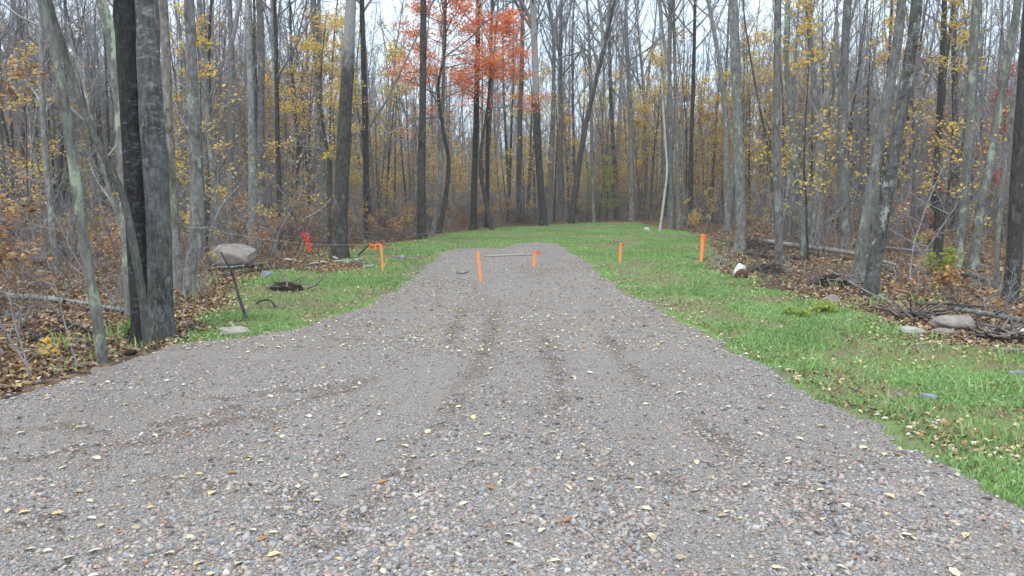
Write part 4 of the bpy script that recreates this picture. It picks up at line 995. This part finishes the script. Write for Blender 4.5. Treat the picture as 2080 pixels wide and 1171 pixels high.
stick('leaning_stick', 'dark bare stick leaning up from the grass near the tan rock', 'stick', [(507, 662), (488, 612), (472, 558), (449, 512)], 7, 3.5, DARK, stubs=2, Ys=[9.6, 9.75, 9.9, 10.0])
stick('dead_branch', 'dark branch by the thin pine coloured twigs behind the tall orange stake', 'branch', [(1395, 524), (1425, 530), (1450, 520)], 4, 3, DARK, stubs=2)
stick('dead_branch', 'small dark twig on the gravel left of the leaning orange stake', 'branch', [(926, 556), (940, 557), (952, 553)], 2.5, 1.5, DARK, stubs=2)
for px, py, a, c in ((120, 660, 200, 690), (60, 700, 150, 672), (20, 640, 70, 690)):
    stick('dead_branch', 'dark dead branch lying in the leaves below the pale birch log', 'branch', [(px, py), ((px + a) / 2, (py + c) / 2 - 4), (a, c)], 7, 4, DARK, group='dead branches in the left leaf litter', lift=.03)
for px, py, a, c in ((1860, 628, 2000, 634), (1900, 645, 1975, 632), (1930, 660, 2080, 690), (1990, 690, 2080, 672), (1800, 640, 1900, 660)):
    stick('dead_branch', 'grey dead branch in the heap around the big pink rock', 'branch', [(px, py), ((px + a) / 2, (py + c) / 2 - 3), (a, c)], 7, 4, GREY if px % 20 else DARK, group='dead branches heaped at the right', lift=.05, stubs=3)
stick('dead_branch', 'long bare fallen limb propped up left of the boulder', 'branch', [(430, 470), (450, 420), (492, 372)], 6, 3, GREY, Ys=[15.5, 15.6, 15.8], stubs=3)
stick('dead_branch', 'bare limb leaning against the stout dark trunk', 'branch', [(620, 445), (650, 428), (672, 405)], 5, 3, GREY, Ys=[19, 19.1, 19.3], stubs=2)

def pile(name, label, cat, px, py, wpx, hpx, n, mats=(TWIGR, DARK), soil=True):
    base = at(px, py); Y = base.y; t = thing(name, label, cat, base); W, Hh = wpx * ppm(Y) / 2, hpx * ppm(Y)
    if soil:
        b = MB(); iv3, if3 = subdiv(iv, if_); v = iv3 * (1 + .5 * (fbm(iv3[:, :1] * 3 + px, iv3[:, 1:2] * 3 + iv3[:, 2:] * 2, 5, 4) - .5) + rng.uniform(-.08, .08, (len(iv3), 1))); v[:, 2] = np.maximum(v[:, 2], -.3); b.add(v * np.array([W * .85, W * .5, Hh * .85]), if3); b.obj('soil', SOIL, t)
    b = MB()
    for k in range(n):
        p = np.array([rng.normal(0, W * .45), rng.normal(0, W * .3), rng.uniform(0, Hh * .6)]); d = unit(np.array([rng.normal(0, 1), rng.normal(0, .6), rng.normal(.08, .28)]))
        q = bpath(p, d, W * rng.uniform(.5, 1.3), 6, .1, .35); b.tube(q, rng.uniform(.006, .022) * np.linspace(1, .3, 6), 4)
    b.obj('sticks', mats[0], t); return t
pile('brush_pile', 'root tangle and brush heaped at the clearing edge below the pale topped tree', 'brush pile', 1068, 455, 80, 34, 110, soil=False)
pile('brush_pile', 'dark brush heap left of the root tangle on the wood edge', 'brush pile', 800, 486, 130, 22, 80, soil=False)
pile('brush_pile', 'low brush pile behind the lawn, left of the white birch', 'brush pile', 1310, 448, 60, 20, 60, soil=False)
pile('brush_pile', 'small dark root heap below the leaning dark tree', 'brush pile', 1190, 449, 50, 14, 50, soil=False)
pile('brush_pile', 'brush pile at the foot of the stout grey lichen tree', 'brush pile', 1530, 505, 110, 26, 90, soil=False)
pile('brush_pile', 'tangled brush with dark soil behind the round rusty rock', 'brush pile', 1560, 555, 70, 22, 70)
pile('brush_pile', 'dark root clod on the grass in front of the pink granite boulder', 'brush pile', 582, 590, 84, 20, 26)
pile('brush_pile', 'heap of roots and soil right of the big pink rock', 'brush pile', 2035, 692, 120, 28, 60)
pile('brush_pile', 'tangle of sticks left of the big pink rock', 'brush pile', 1860, 645, 120, 18, 70, soil=False)
pile('brush_pile', 'dark brush under the long brown log near the patched tree', 'brush pile', 1690, 578, 80, 25, 60)

def rock(label, px, py, wpx, hpx, mat, dep=.7, name='rock', cat='rock', sink=.25, seed=0, tilt=0):
    base = at(px, py); Y = base.y; W, Hh = wpx * ppm(Y) / 2, hpx * ppm(Y)
    base = Vector((base.x, base.y + W * dep * .6, S(base.x, base.y + W * dep * .6)))
    v, f = subdiv(iv, if_); v, f = subdiv(v, f); rr = np.random.default_rng(seed + 11); k = 1
    for q in range(9):
        dd = unit(rr.normal(0, 1, 3)); c = rr.uniform(.55, .9); pr = v @ dd; over = np.maximum(0, pr - c); v = v - over[:, None] * dd * .85   # facets
    v = v * (1 + .06 * np.sin(v @ rr.normal(0, 3, (3, 1)) + 1) + .03 * np.sin(v @ rr.normal(0, 8, (3, 1))) + .10 * (fbm(v[:, :1] * 3 + v[:, 2:] * 2 + seed, v[:, 1:2] * 3 - v[:, 2:] * 2, seed, 4) - .5))
    hz = Hh / (2 - 2 * sink); b = MB(); b.add(v * np.array([W, W * dep, hz]), f); o = b.obj(name, mat)
    o.location = (base.x, base.y, base.z + hz * (1 - 2 * sink)); o.rotation_euler = (0, tilt, rr.uniform(-.25, .25)); return tag(o, label, cat)
rock('large pink granite boulder beside the pale whitish trunk', 470, 547, 106, 56, ROCKP, .7, 'boulder', 'boulder', .1, 3)
rock('flat tan rock half buried at the left gravel edge', 469, 682, 72, 19, ROCKT, .6, sink=.2, seed=5)
rock('small grey rock at the edge of the left grass', 542, 562, 26, 12, ROCKG, seed=7)
rock('grey flat rock in the grass right of the orange tape frame', 813, 527, 19, 8, ROCKG, seed=8)
rock('faint grey rock sunk in the grass left of the thin orange stake', 750, 545, 20, 6, ROCKG, seed=9)
r1 = rock('round rock with white top and rusty brown face at the right lawn edge', 1503, 567, 30, 30, ROCKW, .7, sink=.03, seed=10)
rock('small tan rock behind the bright yellow green weed', 1690, 618, 32, 20, ROCKP, .7, seed=12)
rock('pale oblong rock left of the big pink one on the right lawn', 1857, 682, 62, 22, ROCKT, .5, seed=13, tilt=.15)
rock('big pink rock in front of the grey log at the right', 1950, 672, 108, 30, ROCKP, .6, sink=.15, seed=14)
rock('low pink rock in front of the big pink one', 1925, 682, 56, 14, ROCKP, .5, seed=15)
rock('whitish rock cut by the right picture edge above the dark log', 2076, 682, 26, 16, ROCKW, .7, seed=16)
rock('flat pale grey rock in the grass at the right picture edge', 2068, 765, 42, 11, ROCKG, .6, seed=17)
rock('bluish grey rock sunk in the right lawn', 1890, 815, 40, 17, ROCKG, .6, seed=18)
rock('white stone on the far lawn left of the white birch', 1314, 470, 12, 8, ROCKW, .7, seed=19)
rock('tiny white stone left of the bluish grey rock in the right lawn', 1826, 803, 12, 5, ROCKG, .7, seed=20)
rock('small dark rock between the gravel and the curved grey tree foot', 262, 722, 34, 11, SOIL, .6, seed=21)
# rusty face on the round rock: a cap of broken stone set into its front
bb = MB(); v, f = subdiv(iv, if_); bb.add(v * np.array([.125, .085, .115]) * (1 + rng.uniform(-.03, .03, (len(v), 1))), f); o = bb.obj('broken_face', ROCKR, r1)
o.location = (.01, -.075, -.055)
# white bark scraps
def scraps(label, px, py, n, wpx):
    base = at(px, py); t = thing('bark_scraps', label, 'bark scraps', base); W = wpx * ppm(base.y) / 2
    for k in range(n):
        b = MB(); L = rng.uniform(.08, .2); q = bpath(np.array([rng.normal(0, W * .5), rng.normal(0, .15), rng.uniform(.02, .07)]), np.array([rng.normal(0, 1), rng.normal(0, .5), rng.normal(0, .12)]), L, 5, 0, .3)
        trunk_mesh(b, q, np.linspace(.035, .022, 5) * rng.uniform(.6, 1.2), 6, .3, flare=False, cap=True, seed=k); b.obj('scrap', BIRCH, t)
scraps('white birch bark scraps lying at the foot of the stout dark trunk', 705, 533, 9, 50)
scraps('small white bark scrap left of the stout dark trunk', 582, 531, 2, 8)
scraps('white scraps scattered between the tape and the stout trunk', 640, 541, 3, 50)

# ------------------------------------------------------------------ stakes, flagging tape, string, board
def ribbon(b, pts, wdt, th=.0015, up=(0, 0, 1)):
    pts = np.array(pts, float); T = np.gradient(pts, axis=0); T /= np.linalg.norm(T, axis=1, keepdims=True) + 1e-9
    S_ = np.cross(T, np.array([0, 1, 0.])); bad = np.linalg.norm(S_, axis=1) < .2; S_[bad] = (0, 0, 1); S_ /= np.linalg.norm(S_, axis=1, keepdims=True)
    Nn = np.cross(T, S_); c = [pts + S_ * wdt / 2 + Nn * th, pts - S_ * wdt / 2 + Nn * th, pts - S_ * wdt / 2 - Nn * th, pts + S_ * wdt / 2 - Nn * th]
    W = np.stack(c, 1); n = len(pts); i = np.arange(n * 4).reshape(n, 4)
    b.add(W, np.stack([i[:-1], np.roll(i[:-1], -1, 1), np.roll(i[1:], -1, 1), i[1:]], -1).reshape(-1, 4))
    b.add(W[0], [(0, 1, 2, 3)]); b.add(W[-1], [(3, 2, 1, 0)])
def stake(label, px, py0, py1, wpx, lean=0.0, tape=None, cat='stake'):
    base = at(px, py0); Y = base.y; t = thing('survey_stake', label, cat, base)
    h = at_depth(px, py1, Y).z - base.z; wd = wpx * ppm(Y); th = wd * .45
    b = MB(); rows = []
    for k, (z, s_) in enumerate([(-.12, .1), (-.02, 1), (h * .5, 1), (h - .006, 1), (h, .86)]):
        cx = lean * max(z, 0); rows.append([(cx - wd / 2 * s_, -th / 2 * s_, z), (cx + wd / 2 * s_, -th / 2 * s_, z), (cx + wd / 2 * s_, th / 2 * s_, z), (cx - wd / 2 * s_, th / 2 * s_, z)])
    W = np.array(rows); i = np.arange(20).reshape(5, 4); b.add(W, np.stack([i[:-1], np.roll(i[:-1], -1, 1), np.roll(i[1:], -1, 1), i[1:]], -1).reshape(-1, 4)); b.add(W[-1], [(0, 1, 2, 3)])
    b.obj('shaft', ORANGE, t, smooth=False)
    if tape:
        b = MB(); z = h * .93; cx = lean * z
        a_ = np.linspace(0, 2 * PI, 13); ring = np.stack([cx + np.cos(a_) * (wd / 2 + .004), np.sin(a_) * (th / 2 + .006), z + .004 * np.sin(a_ * 2)], 1)
        b.tube(ring, np.full(13, .009), 5)
        for (dx, dz, wob) in tape:
            s = np.linspace(0, 1, 9); ribbon(b, np.stack([cx + wd / 2 + dx * s, -.02 - .02 * np.sin(s * 5), z + dz * s + wob * np.sin(s * 6) * .02 + .03 * np.sin(s * PI)], 1), .022)
        b.obj('flagging_tape', TAPE, t)
    return t, base, h
stake('leaning orange survey stake standing in the gravel, left one of the gravel pair', 977, 573, 511, 5.5, -.10)
stake('short orange stake with tape tied on top, right one of the gravel pair', 1084, 542, 511, 5, .06, [(.10, -.01, 1), (.09, -.05, 1)])
stake('thin orange stake in the lawn just right of the gravel end', 1259, 533, 495, 4.5, .03, [(.045, -.02, 1)])
stake('tall orange stake with flagging tape near the right wood edge', 1424, 535, 476, 6.5, .02, [(.05, -.05, 1), (.03, -.22, 1)])
t, base, h = stake('thin orange stake on the left grass with tape stretched from its top', 778, 553, 499, 4, -.06)
Y = base.y; L = [np.array(at_depth(x, y, Y) - base) for x, y in ((776, 500), (770, 497), (760, 499), (751, 498))]
pa, _ = smooth_path(L, 14); b = MB(); ribbon(b, pa, .035)
ribbon(b, [np.array(at_depth(x, y, Y - .02) - base) for x, y in ((751, 498), (750, 503), (750, 509))], .022); ribbon(b, [np.array(at_depth(x, y, Y - .02) - base) for x, y in ((762, 499), (762.5, 504), (762, 508))], .045)
b.obj('flagging_tape', TAPE, t)
# a dark stick props the far end of the tape
stick('leaning_stick', 'dark short stick propped below the left end of the orange tape', 'stick', [(728, 519), (740, 507), (751, 497)], 4, 3, DARK, Ys=[Y + .3, Y + .15, Y], stubs=0)
# string line
Yt = at(385, 602).y; p0 = np.array(at_depth(405, 463, Yt - .15)); p1 = np.array(at_depth(751, 497, Y)); p2 = np.array(at(880, 508)); p2[2] += .03
b = MB(); s = np.linspace(0, 1, 40)[:, None]; ln = p0 * (1 - s) + p1 * s; ln[:, 2] -= .10 * np.sin(s[:, 0] * PI); b.tube(ln, np.full(40, .0028), 5)
ln = p1 * (1 - s) + p2 * s; ln[:, 2] -= .03 * np.sin(s[:, 0] * PI); b.tube(ln, np.full(40, .003), 5)
a_ = np.linspace(0, 2 * PI, 24); cx = at_depth(401, 463, Yt); b.tube(np.stack([cx.x + np.cos(a_) * .15, cx.y + np.sin(a_) * .15, np.full(24, p0[2])], 1), np.full(24, .0038), 5)
tag(b.obj('string_line', TWINE), 'pale string stretched from the grey tree to the orange tape', 'string')
# pink and red flagging tape hanging on the bush
bp = at(626, 517); Y = bp.y; t = thing('flagging_tape', 'pink and red orange flagging tape hanging from a twig by the bushes', 'flagging tape', bp)
P_ = lambda x, y, dy=0: np.array(at_depth(x, y, Y + dy) - bp)
b = MB(); ribbon(b, [P_(610, 474), P_(617, 476, .03), P_(624, 475), P_(627, 481)], .04); ribbon(b, [P_(614, 478), P_(620, 482, -.03), P_(628, 484)], .035); b.obj('bow', PINK, t)
b = MB(); ribbon(b, [P_(618, 482), P_(622, 492, .03), P_(625, 503), P_(627, 513)], .055); ribbon(b, [P_(622, 482, -.04), P_(627, 490, -.05), P_(630, 500, -.03), P_(632, 509, -.05)], .035); b.obj('tail', REDTAPE, t)
b = MB(); b.tube(smooth_path([P_(632, 522), P_(628, 500, .05), P_(620, 478, .02), P_(612, 462)], 8)[0], np.linspace(.012, .006, 8), 5); b.obj('twig', TWIGR, t)
# board
pa_, pb_ = at(984, 522), at(1082, 518); v = pb_ - pa_; Lb = v.length
o = thing('wooden_board', 'weathered flat board lying on the gravel between the two orange stakes', 'board', (pa_ + pb_) / 2, math.atan2(v.y, v.x))
b = MB(); xs = np.linspace(-Lb / 2, Lb / 2, 9); rows = [[(x, -.045, 0.01 + .006 * math.sin(x * 3)), (x, .045, .01 + .006 * math.sin(x * 3)), (x, .045, .032 + .006 * math.sin(x * 3)), (x, -.045, .032 + .006 * math.sin(x * 3))] for x in xs]
W = np.array(rows); i = np.arange(36).reshape(9, 4); b.add(W, np.stack([i[:-1], np.roll(i[:-1], -1, 1), np.roll(i[1:], -1, 1), i[1:]], -1).reshape(-1, 4)); b.add(W[0], [(0, 1, 2, 3)]); b.add(W[-1], [(3, 2, 1, 0)])
b.obj('board', BOARD, o, smooth=False)

# look-alikes that stand behind the same landmark are told apart from left to right
by = {}
for o in C.objects:
    if o.parent is None and o.get('label') and o.get('group'): by.setdefault(o['label'], []).append(o)
WORDS = {2: ['left', 'right'], 3: ['left', 'middle', 'right'], 4: ['far left', 'inner left', 'inner right', 'far right'], 5: ['far left', 'inner left', 'middle', 'inner right', 'far right'],
         6: ['far left', 'left', 'inner left', 'inner right', 'right', 'far right']}
for lab, L in by.items():
    if len(L) in WORDS:
        L.sort(key=lambda o: o.location.x / o.location.y)
        for o, wd_ in zip(L, WORDS[len(L)]): o['label'] = wd_ + ' ' + lab

# ------------------------------------------------------------------ thin haze between the trees
hm = bpy.data.materials.new('haze'); hm.use_nodes = True; ht = hm.node_tree; ht.nodes.clear()
pv = ht.nodes.new('ShaderNodeVolumePrincipled'); pv.inputs['Color'].default_value = (.93, .96, 1, 1); pv.inputs['Density'].default_value = .0009
ho = ht.nodes.new('ShaderNodeOutputMaterial'); ht.links.new(pv.outputs[0], ho.inputs['Volume'])
b = MB(); X0, X1, Y0, Y1, Z0, Z1 = -245, 245, -65, 285, -2.5, 26
b.add([(X0, Y0, Z0), (X1, Y0, Z0), (X1, Y1, Z0), (X0, Y1, Z0), (X0, Y0, Z1), (X1, Y0, Z1), (X1, Y1, Z1), (X0, Y1, Z1)],
      [(0, 3, 2, 1), (4, 5, 6, 7), (0, 1, 5, 4), (1, 2, 6, 5), (2, 3, 7, 6), (3, 0, 4, 7)])
tag(b.obj('haze', hm, smooth=False), 'thin pale haze between the trees', 'haze', kind='stuff')
